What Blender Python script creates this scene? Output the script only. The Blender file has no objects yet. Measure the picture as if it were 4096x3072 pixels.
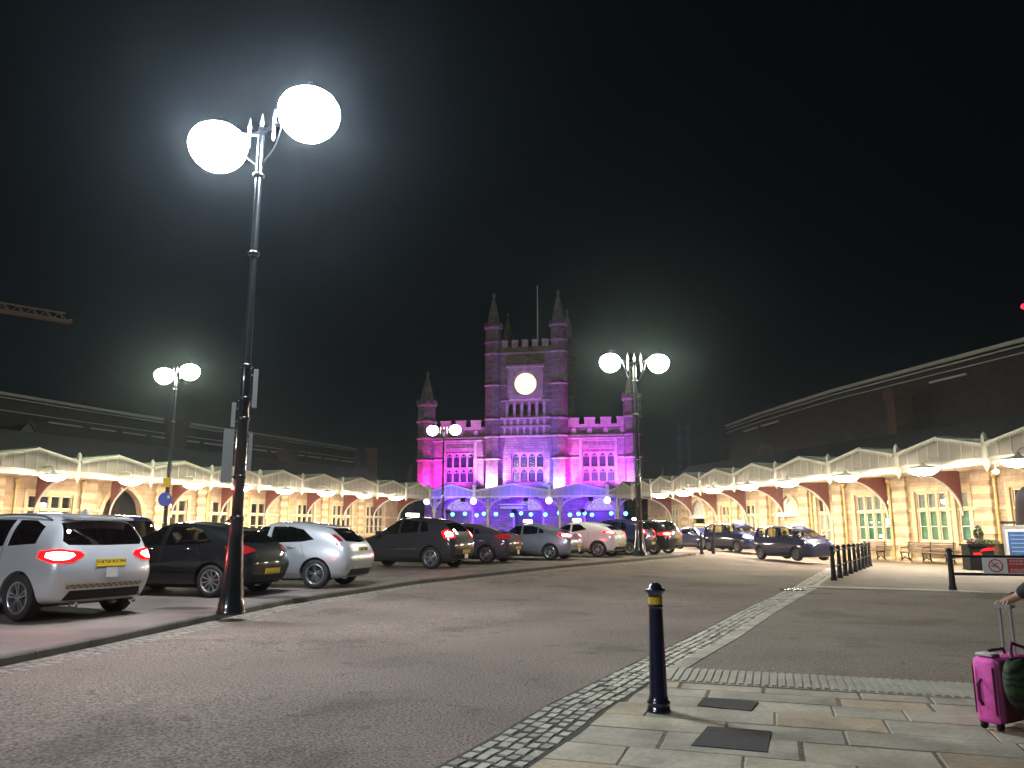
import bpy, bmesh, math, random
from mathutils import Vector, Matrix
from mathutils.bvhtree import BVHTree
random.seed(7)
R = math.radians
SC = bpy.context.scene
COL = SC.collection

# ------------------------------------------------------------------ camera, sky, exposure
cam_d = bpy.data.cameras.new('camera')
cam = bpy.data.objects.new('camera', cam_d)
COL.objects.link(cam)
cam.location = (0, 0, 1.5)
cam.rotation_euler = (R(90 + 10.6), 0, 0)
cam_d.sensor_width = 36
cam_d.lens = 780 / 1024 * 36
cam_d.clip_end = 600
SC.camera = cam
world = bpy.data.worlds.new('World')
SC.world = world
world.use_nodes = True
wn = world.node_tree
bg = wn.nodes['Background']
sky = wn.nodes.new('ShaderNodeTexSky')
sky.sky_type = 'NISHITA'
sky.sun_disc = False
sky.sun_elevation = R(-6)
sky.sun_rotation = R(200)
tint = wn.nodes.new('ShaderNodeMixRGB')
tint.blend_type = 'ADD'
tint.inputs[0].default_value = 1.0
tint.inputs[2].default_value = (.032, .050, .062, 1)
wn.links.new(sky.outputs[0], tint.inputs[1])
wn.links.new(tint.outputs[0], bg.inputs[0])
bg.inputs[1].default_value = 0.05
SC.view_settings.view_transform = 'Standard'
SC.view_settings.look = 'None'
SC.view_settings.exposure = 0.0
SC.view_settings.gamma = 1.0
SC.cycles.use_denoising = True
SC.cycles.max_bounces = 6
SC.cycles.diffuse_bounces = 2
SC.cycles.glossy_bounces = 3
SC.cycles.transparent_max_bounces = 12
SC.cycles.volume_bounces = 0
SC.cycles.sample_clamp_indirect = 4.0
SC.cycles.caustics_reflective = False
SC.cycles.caustics_refractive = False

# ------------------------------------------------------------------ helpers
def tag(o, label=None, cat=None, group=None, kind=None):
    if label: o['label'] = label
    if cat: o['category'] = cat
    if group: o['group'] = group
    if kind: o['kind'] = kind
    return o

def empty(name, loc=(0, 0, 0), rz=0.0, parent=None):
    o = bpy.data.objects.new(name, None)
    o.empty_display_size = 0.2
    COL.objects.link(o)
    o.location = loc
    o.rotation_euler = (0, 0, rz)
    if parent: o.parent = parent
    return o

def copy_tree(o, parent=None):
    c = o.copy()
    COL.objects.link(c)
    if parent: c.parent = parent
    for ch in list(o.children):
        copy_tree(ch, c)
    return c

class MB:
    def __init__(s):
        s.v = []; s.f = []; s.m = []; s.sm = []
    def face(s, pts, m=0, sm=False):
        b = len(s.v)
        s.v += [tuple(p) for p in pts]
        s.f.append(tuple(range(b, b + len(pts)))); s.m.append(m); s.sm.append(sm)
    def mesh(s, vs, fs, m=0, sm=False):
        b = len(s.v)
        s.v += [tuple(p) for p in vs]
        for f in fs:
            s.f.append(tuple(b + i for i in f)); s.m.append(m); s.sm.append(sm)
    def box(s, x0, x1, y0, y1, z0, z1, m=0):
        if x0 > x1: x0, x1 = x1, x0
        if y0 > y1: y0, y1 = y1, y0
        if z0 > z1: z0, z1 = z1, z0
        vs = [(x0,y0,z0),(x1,y0,z0),(x1,y1,z0),(x0,y1,z0),(x0,y0,z1),(x1,y0,z1),(x1,y1,z1),(x0,y1,z1)]
        s.mesh(vs, [(0,3,2,1),(4,5,6,7),(0,1,5,4),(1,2,6,5),(2,3,7,6),(3,0,4,7)], m)
    def bar(s, a, b, w, h, m=0, up=(0, 0, 1)):
        a = Vector(a); b = Vector(b); d = (b - a).normalized(); u = Vector(up)
        if abs(d.dot(u)) > 0.98: u = Vector((0, 1, 0))
        sd = d.cross(u).normalized() * (w / 2); u = sd.cross(d).normalized() * (h / 2)
        vs = [a - sd - u, a + sd - u, a + sd + u, a - sd + u, b - sd - u, b + sd - u, b + sd + u, b - sd + u]
        s.mesh(vs, [(0,3,2,1),(4,5,6,7),(0,1,5,4),(1,2,6,5),(2,3,7,6),(3,0,4,7)], m)
    def prism(s, pts, off, m=0, sm=False):
        off = Vector(off); n = len(pts)
        a = [Vector(p) for p in pts]; b = [p + off for p in a]
        s.mesh(a + b, [tuple(range(n))[::-1], tuple(range(n, 2 * n))] , m)
        s.mesh(a + b, [(i, (i + 1) % n, n + (i + 1) % n, n + i) for i in range(n)], m, sm)
    def lathe(s, prof, n=16, c=(0, 0, 0), m=0, sm=True, sx=1.0, sy=1.0, caps=True):
        vs = []; k = len(prof)
        for r, z in prof:
            for i in range(n):
                a = 2 * math.pi * i / n
                vs.append((c[0] + r * math.cos(a) * sx, c[1] + r * math.sin(a) * sy, c[2] + z))
        fs = [(j*n+i, j*n+(i+1)%n, (j+1)*n+(i+1)%n, (j+1)*n+i) for j in range(k-1) for i in range(n)]
        s.mesh(vs, fs, m, sm)
        if caps:
            b = len(s.v) - len(vs)
            if prof[0][0] > 1e-4: s.f.append(tuple(b + i for i in range(n))[::-1]); s.m.append(m); s.sm.append(False)
            if prof[-1][0] > 1e-4: s.f.append(tuple(b + (k-1)*n + i for i in range(n))); s.m.append(m); s.sm.append(False)
    def tube(s, pts, r, n=8, m=0, sm=True):
        pts = [Vector(p) for p in pts]; k = len(pts); vs = []
        rr = r if isinstance(r, (list, tuple)) else [r] * k
        for i, p in enumerate(pts):
            d = (pts[min(i+1, k-1)] - pts[max(i-1, 0)]).normalized()
            u = Vector((0, 0, 1)) if abs(d.z) < 0.9 else Vector((0, 1, 0))
            a = d.cross(u).normalized(); b = d.cross(a).normalized()
            for j in range(n):
                t = 2 * math.pi * j / n
                vs.append(p + (a * math.cos(t) + b * math.sin(t)) * rr[i])
        fs = [(i*n+j, i*n+(j+1)%n, (i+1)*n+(j+1)%n, (i+1)*n+j) for i in range(k-1) for j in range(n)]
        s.mesh(vs, fs, m, sm)
        s.mesh(vs, [tuple(range(n)), tuple(range((k-1)*n, k*n))[::-1]], m)
    def build(s, name, mats, parent=None, weld=False):
        me = bpy.data.meshes.new(name)
        me.from_pydata(s.v, [], s.f)
        if not isinstance(mats, (list, tuple)): mats = [mats]
        for m in mats: me.materials.append(m)
        me.polygons.foreach_set('material_index', s.m)
        me.polygons.foreach_set('use_smooth', s.sm)
        bm = bmesh.new(); bm.from_mesh(me)
        if weld: bmesh.ops.remove_doubles(bm, verts=bm.verts, dist=1e-4)
        bmesh.ops.recalc_face_normals(bm, faces=bm.faces)
        bm.to_mesh(me); bm.free()
        o = bpy.data.objects.new(name, me)
        COL.objects.link(o)
        if parent: o.parent = parent
        return o

def arch(x0, x1, zs, zt, n=8, point=0.25):
    """points of a pointed arch, from (x0,zs) over the apex to (x1,zs)"""
    xc = (x0 + x1) / 2; L = []
    for i in range(n + 1):
        t = i / n
        z = zs + (zt - zs) * ((1 - point) * math.sqrt(max(0, 1 - (1 - t) ** 2)) + point * t)
        L.append((x0 + (xc - x0) * t, z))
    return L + [(x0 + x1 - x, z) for x, z in L[-2::-1]]

def wall_open(mb, x0, x1, z0, z1, y0, y1, ops, m=0):
    """wall slab with rectangular or arched openings: ops = (xa, xb, za, zb, spring or None)"""
    x = x0
    for xa, xb, za, zb, spr in sorted(ops):
        mb.box(x, xa, y0, y1, z0, z1, m)
        if za > z0 + 1e-3: mb.box(xa, xb, y0, y1, z0, za, m)
        mb.box(xa, xb, y0, y1, zb, z1, m)
        if spr is not None:
            A = arch(xa, xb, spr, zb - 0.002, 7)
            h = len(A) // 2
            mb.prism([(px, y0 + .001, pz) for px, pz in A[:h + 1]] + [(xa, y0 + .001, zb - .002)], (0, y1 - y0 - .002, 0), m)
            mb.prism([(px, y0 + .001, pz) for px, pz in A[h:]] + [(xb, y0 + .001, zb - .002)], (0, y1 - y0 - .002, 0), m)
        x = xb
    mb.box(x, x1, y0, y1, z0, z1, m)

# ------------------------------------------------------------------ materials
MATS = {}
def mat(name, col, rough=0.6, metal=0.0, var=0.0, vs=3.0, bump=0.0, bs=40.0, coat=0.0, spec=0.5, fine=0.0, stain=0.0):
    if name in MATS: return MATS[name]
    m = bpy.data.materials.new(name); m.use_nodes = True
    nt = m.node_tree; p = nt.nodes['Principled BSDF']
    p.inputs['Base Color'].default_value = (*col, 1)
    p.inputs['Roughness'].default_value = rough
    p.inputs['Metallic'].default_value = metal
    p.inputs['Coat Weight'].default_value = coat
    p.inputs['Coat Roughness'].default_value = 0.04
    p.inputs['Specular IOR Level'].default_value = spec
    tc = nt.nodes.new('ShaderNodeTexCoord')
    if var > 0:
        n = nt.nodes.new('ShaderNodeTexNoise'); n.inputs['Scale'].default_value = vs; n.inputs['Detail'].default_value = 6
        nt.links.new(tc.outputs['Object'], n.inputs['Vector'])
        r = nt.nodes.new('ShaderNodeMapRange')
        r.inputs[1].default_value = .3; r.inputs[2].default_value = .7
        r.inputs[3].default_value = 1 - var; r.inputs[4].default_value = 1 + var
        nt.links.new(n.outputs['Fac'], r.inputs[0])
        fac = r.outputs[0]
        if fine > 0:
            n2 = nt.nodes.new('ShaderNodeTexNoise'); n2.inputs['Scale'].default_value = bs; n2.inputs['Detail'].default_value = 3
            nt.links.new(tc.outputs['Object'], n2.inputs['Vector'])
            r2 = nt.nodes.new('ShaderNodeMapRange')
            r2.inputs[1].default_value = .32; r2.inputs[2].default_value = .68
            r2.inputs[3].default_value = 1 - fine; r2.inputs[4].default_value = 1 + fine
            nt.links.new(n2.outputs['Fac'], r2.inputs[0])
            mm = nt.nodes.new('ShaderNodeMath'); mm.operation = 'MULTIPLY'
            nt.links.new(fac, mm.inputs[0]); nt.links.new(r2.outputs[0], mm.inputs[1]); fac = mm.outputs[0]
        if stain > 0:                                   # old oil marks and worn patches, shapes of their own
            for sc_, lo, hi in ((.55, .56, .64), (2.6, .62, .68)):
                n4 = nt.nodes.new('ShaderNodeTexNoise'); n4.inputs['Scale'].default_value = sc_; n4.inputs['Detail'].default_value = 8; n4.inputs['Distortion'].default_value = .6
                nt.links.new(tc.outputs['Object'], n4.inputs['Vector'])
                r4 = nt.nodes.new('ShaderNodeMapRange'); r4.inputs[1].default_value = lo; r4.inputs[2].default_value = hi; r4.inputs[3].default_value = 1; r4.inputs[4].default_value = 1 - stain
                nt.links.new(n4.outputs['Fac'], r4.inputs[0])
                m4 = nt.nodes.new('ShaderNodeMath'); m4.operation = 'MULTIPLY'
                nt.links.new(fac, m4.inputs[0]); nt.links.new(r4.outputs[0], m4.inputs[1]); fac = m4.outputs[0]
        v = nt.nodes.new('ShaderNodeVectorMath'); v.operation = 'SCALE'
        v.inputs[0].default_value = col
        nt.links.new(fac, v.inputs['Scale'])
        nt.links.new(v.outputs[0], p.inputs['Base Color'])
    if bump > 0:
        n = nt.nodes.new('ShaderNodeTexNoise'); n.inputs['Scale'].default_value = bs; n.inputs['Detail'].default_value = 4
        nt.links.new(tc.outputs['Object'], n.inputs['Vector'])
        b = nt.nodes.new('ShaderNodeBump'); b.inputs['Strength'].default_value = bump; b.inputs['Distance'].default_value = 0.02
        nt.links.new(n.outputs['Fac'], b.inputs['Height']); nt.links.new(b.outputs[0], p.inputs['Normal'])
    MATS[name] = m
    return m

def glow(name, col, s):
    if name in MATS: return MATS[name]
    m = bpy.data.materials.new(name); m.use_nodes = True
    nt = m.node_tree; nt.nodes.clear()
    e = nt.nodes.new('ShaderNodeEmission'); o = nt.nodes.new('ShaderNodeOutputMaterial')
    e.inputs[0].default_value = (*col, 1); e.inputs[1].default_value = s
    nt.links.new(e.outputs[0], o.inputs[0])
    MATS[name] = m
    return m

def stone(name, c1, c2, mortar, bw=0.6, bh=0.28, rough=.85, bump=.5):
    """coursed stone: brick texture laid over (x + y, z)"""
    if name in MATS: return MATS[name]
    m = mat(name, c1, rough); nt = m.node_tree; p = nt.nodes['Principled BSDF']
    tc = nt.nodes.new('ShaderNodeTexCoord'); sx = nt.nodes.new('ShaderNodeSeparateXYZ')
    nt.links.new(tc.outputs['Object'], sx.inputs[0])
    ad = nt.nodes.new('ShaderNodeMath'); nt.links.new(sx.outputs[0], ad.inputs[0]); nt.links.new(sx.outputs[1], ad.inputs[1])
    cb = nt.nodes.new('ShaderNodeCombineXYZ'); nt.links.new(ad.outputs[0], cb.inputs[0]); nt.links.new(sx.outputs[2], cb.inputs[1])
    br = nt.nodes.new('ShaderNodeTexBrick')
    br.inputs['Color1'].default_value = (*c1, 1); br.inputs['Color2'].default_value = (*c2, 1); br.inputs['Mortar'].default_value = (*mortar, 1)
    br.inputs['Scale'].default_value = 1; br.inputs['Brick Width'].default_value = bw; br.inputs['Row Height'].default_value = bh
    br.inputs['Mortar Size'].default_value = .012; br.inputs['Bias'].default_value = -.1
    nt.links.new(cb.outputs[0], br.inputs['Vector'])
    n = nt.nodes.new('ShaderNodeTexNoise'); n.inputs['Scale'].default_value = 2.2; n.inputs['Detail'].default_value = 7
    nt.links.new(tc.outputs['Object'], n.inputs['Vector'])
    r = nt.nodes.new('ShaderNodeMapRange'); r.inputs[1].default_value = .3; r.inputs[2].default_value = .7; r.inputs[3].default_value = .78; r.inputs[4].default_value = 1.18
    nt.links.new(n.outputs['Fac'], r.inputs[0])
    v = nt.nodes.new('ShaderNodeVectorMath'); v.operation = 'SCALE'
    nt.links.new(br.outputs['Color'], v.inputs[0]); nt.links.new(r.outputs[0], v.inputs['Scale']); nt.links.new(v.outputs[0], p.inputs['Base Color'])
    b = nt.nodes.new('ShaderNodeBump'); b.inputs['Strength'].default_value = bump; b.inputs['Distance'].default_value = .05
    n3 = nt.nodes.new('ShaderNodeTexNoise'); n3.inputs['Scale'].default_value = 7; n3.inputs['Detail'].default_value = 5
    nt.links.new(tc.outputs['Object'], n3.inputs['Vector'])
    mm = nt.nodes.new('ShaderNodeMath'); mm.operation = 'MULTIPLY_ADD'; mm.inputs[1].default_value = -1.2
    nt.links.new(br.outputs['Fac'], mm.inputs[0]); nt.links.new(n3.outputs['Fac'], mm.inputs[2])
    nt.links.new(mm.outputs[0], b.inputs['Height']); nt.links.new(b.outputs[0], p.inputs['Normal'])
    return m

def glass(name, tintc, refl=.12, rough=.02):
    if name in MATS: return MATS[name]
    m = bpy.data.materials.new(name); m.use_nodes = True
    nt = m.node_tree; nt.nodes.clear()
    t = nt.nodes.new('ShaderNodeBsdfTransparent'); t.inputs[0].default_value = (*tintc, 1)
    g = nt.nodes.new('ShaderNodeBsdfGlossy'); g.inputs['Roughness'].default_value = rough
    f = nt.nodes.new('ShaderNodeLayerWeight'); f.inputs[0].default_value = .35
    r = nt.nodes.new('ShaderNodeMapRange'); r.inputs[3].default_value = refl * .5; r.inputs[4].default_value = min(1, refl * 4)
    nt.links.new(f.outputs['Facing'], r.inputs[0])
    mx = nt.nodes.new('ShaderNodeMixShader'); o = nt.nodes.new('ShaderNodeOutputMaterial')
    nt.links.new(r.outputs[0], mx.inputs[0]); nt.links.new(t.outputs[0], mx.inputs[1]); nt.links.new(g.outputs[0], mx.inputs[2]); nt.links.new(mx.outputs[0], o.inputs[0])
    MATS[name] = m
    return m

def translucent(name, col, amt=.4):
    if name in MATS: return MATS[name]
    m = bpy.data.materials.new(name); m.use_nodes = True
    nt = m.node_tree; p = nt.nodes['Principled BSDF']; p.inputs['Base Color'].default_value = (*col, 1); p.inputs['Roughness'].default_value = .6
    t = nt.nodes.new('ShaderNodeBsdfTranslucent'); t.inputs[0].default_value = (*col, 1)
    mx = nt.nodes.new('ShaderNodeMixShader'); mx.inputs[0].default_value = amt
    o = nt.nodes['Material Output']
    nt.links.new(p.outputs[0], mx.inputs[1]); nt.links.new(t.outputs[0], mx.inputs[2]); nt.links.new(mx.outputs[0], o.inputs[0])
    MATS[name] = m
    return m

def paint(name, col, metal=0.25, rough=.32):
    if max(col) < .12: return mat(name, col, .5, 0, coat=1.0, spec=.15)
    return mat(name, col, rough, metal, coat=1.0, var=.04, vs=1.5)

TARMAC = mat('tarmac', (.180, .140, .116), .9, var=.26, vs=.32, bump=.35, bs=42, fine=.62, spec=.25, stain=.26)
TARMAC2 = mat('dark_tarmac', (.195, .158, .126), .9, var=.2, vs=.5, bump=.35, bs=42, fine=.5, spec=.25, stain=.26)
PATCH = mat('patch_tarmac_and_shadow', (.045, .045, .043), .9, var=.15, vs=4, bump=.5, bs=110, fine=.4)
ISLAND = mat('island_surface', (.155, .122, .104), .8, var=.28, vs=.7, bump=.25, bs=60, fine=.18, stain=.2)
FLAG = mat('flagstone', (.37, .32, .235), .75, var=.42, vs=1.3, bump=.4, bs=22, fine=.12, stain=.22)
FLAG2 = mat('flagstone_grey', (.335, .30, .23), .75, var=.4, vs=1.6, bump=.4, bs=22, fine=.12, stain=.22)
FLAG3 = mat('flagstone_buff', (.37, .29, .19), .75, var=.36, vs=1.5, bump=.4, bs=22, fine=.12, stain=.22)
JOINT = mat('joint_sand', (.045, .038, .03), .95, var=.2, vs=8)
SETT = mat('granite_sett', (.34, .325, .26), .55, var=.3, vs=7, bump=.25, bs=40)
SETT2 = mat('granite_sett_dark', (.21, .20, .165), .6, var=.3, vs=7, bump=.25, bs=40)
TACT = mat('tactile_slab', (.33, .305, .24), .75, var=.16, vs=2, bump=.2, bs=40, fine=.1, stain=.2)
KERB = mat('kerb_stone', (.105, .09, .075), .8, var=.3, vs=2.5, bump=.4, bs=25)
FARPAVE = mat('far_paving', (.125, .102, .076), .78, var=.18, vs=.9, bump=.2, bs=50, fine=.15, stain=.2)
BLACK = mat('black_gloss_paint', (.007, .008, .010), .3, coat=.8, spec=.3)
NAVY = mat('navy_gloss_paint', (.010, .013, .034), .25, coat=.9)
YELLOW = mat('yellow_paint', (.62, .42, .03), .5)
DARK = mat('dark_plastic', (.011, .011, .012), .6, spec=.25)
RUBBER = mat('tyre_rubber', (.018, .018, .018), .8)
ALLOY = mat('alloy_metal', (.62, .63, .66), .28, .9)
ALLOYD = mat('alloy_dark', (.16, .16, .17), .35, .8)
CHROME = mat('chrome', (.7, .7, .72), .12, 1.0)
STONE = stone('wing_stone', (.44, .30, .175), (.36, .245, .145), (.27, .19, .12), .62, .3)
ASHLAR = stone('ashlar_dressing', (.58, .43, .25), (.52, .385, .23), (.38, .28, .17), .9, .45, bump=.2)
TSTONE = stone('tower_stone', (.22, .19, .165), (.14, .12, .11), (.08, .07, .06), .55, .26, bump=.8)
TDRESS = stone('tower_dressing', (.36, .32, .29), (.31, .28, .25), (.20, .18, .16), .9, .5, bump=.2)
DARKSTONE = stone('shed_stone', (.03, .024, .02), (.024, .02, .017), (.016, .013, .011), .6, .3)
SLATE = mat('roof_slate', (.022, .022, .026), .6, var=.3, vs=5)
CANROOF = mat('canopy_roof_sheet', (.30, .33, .25), .55, var=.2, vs=2)
CANPAINT = mat('canopy_cream_paint', (.52, .50, .41), .5, var=.08, vs=4)
CANPANEL = translucent('canopy_gable_panel', (.42, .38, .31), .3)
CANPANELB = translucent('canopy_front_panel', (.34, .32, .42), .35)  # bluish tint put into white paint, standing for the blue light on it
IRONRED = mat('red_brown_iron', (.17, .045, .03), .5, var=.2, vs=5)
PIPEM = mat('ochre_pipe_paint', (.55, .36, .12), .5)
MULLION = mat('mullion_stone', (.52, .39, .20), .7, var=.1, vs=4)
SASH = mat('white_sash_paint', (.74, .70, .60), .5)
PANE = glass('window_glass', (.88, .9, .88), .12)
PANED = glass('facade_glass', (.8, .8, .84), .06, .15)
BLIND = mat('green_blind', (.17, .46, .28), .8, var=.15, vs=3)
GREYBLIND = mat('grey_blind', (.50, .52, .44), .8, var=.1, vs=3)
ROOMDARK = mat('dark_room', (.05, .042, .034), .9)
CARGLASS = glass('car_glass', (.20, .22, .22), .14)
VANGLASS = glass('van_glass', (.72, .74, .62), .1)
CARGLASSD = glass('privacy_glass', (.06, .06, .065), .14)
SEAT = mat('car_seat_cloth', (.03, .03, .032), .85)
PLATEY = mat('yellow_plate', (.72, .50, .02), .45)
PLATEW = mat('white_plate', (.7, .7, .66), .45)
INK = mat('black_ink', (.012, .012, .012), .6)
REDLENS = mat('red_lens', (.30, .008, .012), .15, coat=1.0)
TAILGLOW = glow('tail_glow', (1, .004, .006), 4)
TAILHOT = glow('tail_hot', (1, .10, .09), 110)
TAILDIM = glow('tail_dim', (1, .03, .03), .35)
HEADHOT = glow('head_hot', (.9, .93, 1), 26)
SIGNHOT = glow('roof_sign_glow', (1, .97, .85), 6)
SIGNAMB = glow('roof_sign_amber', (1, .62, .12), 6)
HEADLENS = mat('head_lens', (.55, .57, .6), .08, .6, coat=1.0)
# ------------------------------------------------------------------ ground levels (the forecourt falls gently from the island to the wing)
KX = [-8.6, -5.70, -5.18, -4.52, -2.50, 1.55, 5.91, 7.79, 8.9]
KY = [-3.0, 9.11, 11.74, 15.6, 21.13, 28.25, 34.7, 37.48, 40.2]
def interp(y, ys, xs):
    if y <= ys[0]: return xs[0] + (y - ys[0]) * (xs[1] - xs[0]) / (ys[1] - ys[0])
    for i in range(len(ys) - 1):
        if y <= ys[i + 1]:
            return xs[i] + (y - ys[i]) * (xs[i + 1] - xs[i]) / (ys[i + 1] - ys[i])
    return xs[-1] + (y - ys[-1]) * .55
def xk(y): return interp(y, KY, KX)
def gi(y): return min(max(.10 + .0085 * (y - 9), .05), .33)
def gr(x, y):
    w = min(max((x - xk(y)) / 6.0, 0), 1); t = min(max((y - 8) / 38, 0), 1)
    return (1 - w) * (gi(y) - .1) + w * (-.18 * t * t)

def sheet(name, polyfn, us, vs, zf, m, off=0.0):
    """grid sheet: polyfn(u, v) -> (x, y), height from zf(x, y)"""
    mb = MB(); V = []; nu = len(us)
    for v in vs:
        for u in us:
            x, y = polyfn(u, v); V.append((x, y, zf(x, y) + off))
    mb.mesh(V, [(j*nu+i, j*nu+i+1, (j+1)*nu+i+1, (j+1)*nu+i) for j in range(len(vs)-1) for i in range(nu-1)], 0, True)
    o = mb.build(name, m); tag(o, kind='structure'); return o

fr = lambda a, b, n: [a + (b - a) * i / n for i in range(n + 1)]
# one sheet to the horizon, finer near the camera
gx = [-300, -150, -80] + fr(-50, 50, 100) + [80, 150, 300]
gy = [-60, -30, -15] + fr(-8, 100, 108) + [130, 180, 300]
sheet('road', lambda u, v: (u, v), gx, gy, lambda x, y: gr(x, y), TARMAC)

# raised island with parked cars, its kerb stones and the setts in the gutter
isl_y = fr(-3, 40.2, 64)
sheet('island_pavement', lambda u, v: (xk(v) - .14 - u * (34 + xk(v)), v), [0, .02, .06, .12, .2, .35, .5, .75, 1], isl_y, lambda x, y: gi(y), ISLAND)
def kerb_run():
    mb = MB(); P = []
    y = -3.0
    while y < 40.2:
        P.append((xk(y), y)); y += .30
    for a in range(0, len(P) - 3, 3):
        (x0, y0), (x1, y1) = P[a], P[min(a + 3, len(P) - 1)]
        d = Vector((x1 - x0, y1 - y0, 0)).normalized(); n = Vector((-d.y, d.x, 0)) * .15
        z0, z1 = gi(y0), gi(y1); g = .006
        a0 = Vector((x0, y0, 0)) + d * g; b0 = Vector((x1, y1, 0)) - d * g
        dz = random.uniform(-.004, .004)
        pts = [(a0, z0), (b0, z1)]
        top = [a0 + n + Vector((0, 0, z0 + .004 + dz)), b0 + n + Vector((0, 0, z1 + .004 + dz)), b0 + n * .12 + Vector((0, 0, z1 + .004 + dz)), a0 + n * .12 + Vector((0, 0, z0 + .004 + dz))]
        mb.face(top)
        fa = a0 + Vector((0, 0, z0 - .018)); fb = b0 + Vector((0, 0, z1 - .018))
        mb.face([top[3], top[2], fb, fa])
        mb.face([fa, fb, fb - Vector((0, 0, .16)), fa - Vector((0, 0, .16))])
        for q in (0, 1):
            p = (a0, b0)[q]; z = (z0, z1)[q]
            mb.face([p + n + Vector((0, 0, z)), p + n * .12 + Vector((0, 0, z)), p + Vector((0, 0, z - .02)), p + Vector((0, 0, z - .2)), p + n + Vector((0, 0, z - .2))])
    # the rounded end of the island, turning back to the left
    ex, ey = xk(40.2), 40.2
    Q = [(ex + .5, ey + .9), (ex + .2, ey + 2.0), (ex - 1.2, ey + 2.9), (ex - 8, ey + 4.2), (ex - 40, ey + 6)]
    Q = [(ex, ey)] + Q
    for (x0, y0), (x1, y1) in zip(Q[:-1], Q[1:]):
        mb.bar((x0, y0, .24), (x1, y1, .24), .15, .2)
    tag(mb.build('kerb', KERB), kind='structure')
    mb = MB()
    mb.prism([(-34, 40.2, .10), (ex, ey, .10)] + [(x, y, .10) for x, y in Q[1:]] + [(-34, 46, .10)], (0, 0, .226))
    tag(mb.build('island_pavement', ISLAND), kind='structure')
kerb_run()

def setts(name, cx, rows, pitch, y0, y1, zf, mats, ln=(.11, .19), side=1, fade=0):
    """rows of separate rounded setts following the line x = cx(y); one mesh, it is one surface"""
    mb = MB()
    for r in range(rows):
        y = y0 + random.uniform(0, .1)
        while y < y1:
            dx = (cx(y + .1) - cx(y - .1)) / .2
            d = Vector((dx, 1, 0)).normalized(); n = Vector((d.y, -d.x, 0)) * side
            L = random.uniform(*ln); w = pitch * random.uniform(.80, .90)
            p = Vector((cx(y), y, 0)) + n * (pitch * (r + .5) + random.uniform(-.008, .008))
            z = zf(p.x, p.y) + random.uniform(.004, .010)
            a = d * (L / 2 * .9); b = n * (w / 2); tl = random.uniform(-.003, .003)
            base = [p - a - b, p + a - b, p + a + b, p - a + b]
            top = [p + (q - p) * .84 for q in base]
            B = [q + Vector((0, 0, z - .022)) for q in base]
            T = [q + Vector((0, 0, z + tl * (1 if i in (0, 3) else -1) + random.uniform(-.002, .002))) for i, q in enumerate(top)]
            mb.mesh(B + T, [(4, 5, 6, 7), (0, 1, 5, 4), (1, 2, 6, 5), (2, 3, 7, 6), (3, 0, 4, 7)], random.choice((0, 0, 0, 1) if not fade else (0, 1, 1)), False)
            y += (L + .012) * d.y
    o = mb.build(name, mats); tag(o, kind='structure'); return o

setts('gutter_setts', lambda y: xk(y) + .03, 4, .11, 2, 39, lambda x, y: gr(x, y) - .004, [SETT2, SETT2], fade=1)
SY = [3.5, 5.41, 6.11, 7.15, 8.16, 9.73, 11.51, 15.23, 21.2, 32.7, 39.3]
SX = [-1.35, -.44, -.11, .31, .82, 1.59, 2.52, 4.31, 7.33, 12.79, 16.37]
sx_ = lambda y: interp(y, SY, SX)
sheet('sett_bed', lambda u, v: (sx_(v) + u, v), fr(-.03, .58, 3), fr(3.5, 36, 60), lambda x, y: gr(x, y), JOINT, .004)
setts('sett_strip', sx_, 5, .098, 3.6, 36, lambda x, y: gr(x, y) + .004, [SETT, SETT2])
# thin edging slab beyond the setts
def strip_slab(name, off0, off1, y0, y1, ln, m):
    mb = MB(); y = y0
    while y < y1:
        L = random.uniform(*ln); ya, yb = y + .006, min(y + L, y1) - .006
        P = []
        for yy, o in ((ya, off0), (yb, off0), (yb, off1), (ya, off1)):
            x = sx_(yy) + o; P.append((x, yy, gr(x, yy) + .012))
        mb.prism(P, (0, 0, -.03)); y += L
    tag(mb.build(name, m), kind='structure')
strip_slab('edging_slabs', .50, .70, 8.2, 30, (.5, .9), FLAG2)

# vehicle crossing in dark tarmac, tactile slabs either side, flags in the foreground
U = Vector((.95, -.31, 0)).normalized(); N = Vector((.31, .95, 0)).normalized(); O0 = Vector((2.45, 7.9, 0))
def uv(u, v): p = O0 + U * u + N * v; return p.x, p.y
def right_edge(v):
    """u where a row at height v meets the edging slab"""
    lo, hi = -6.0, 6.0
    for _ in range(40):
        m = (lo + hi) / 2; x, y = uv(m, v)
        if x < sx_(y) + .56: lo = m
        else: hi = m
    return hi
def cross_pt(u, v):
    # u across from the edging slab to the right, v from the tactile slabs to the far footway
    a = Vector(uv(right_edge(.86), .86)); b = Vector(uv(13, .86)); c = Vector((sx_(21.4) + .6, 21.4)); d = Vector((24, 14.8))
    yl = a.y + (c.y - a.y) * v; L = Vector((sx_(yl) + .64, yl)); Rr_ = b + (d - b) * v
    p = L + (Rr_ - L) * u; return p.x, p.y
sheet('crossing_tarmac', cross_pt, [0, .05, .1, .2, .3, .45, .6, .8, 1], fr(0, 1, 30), gr, TARMAC2, .005)
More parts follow.
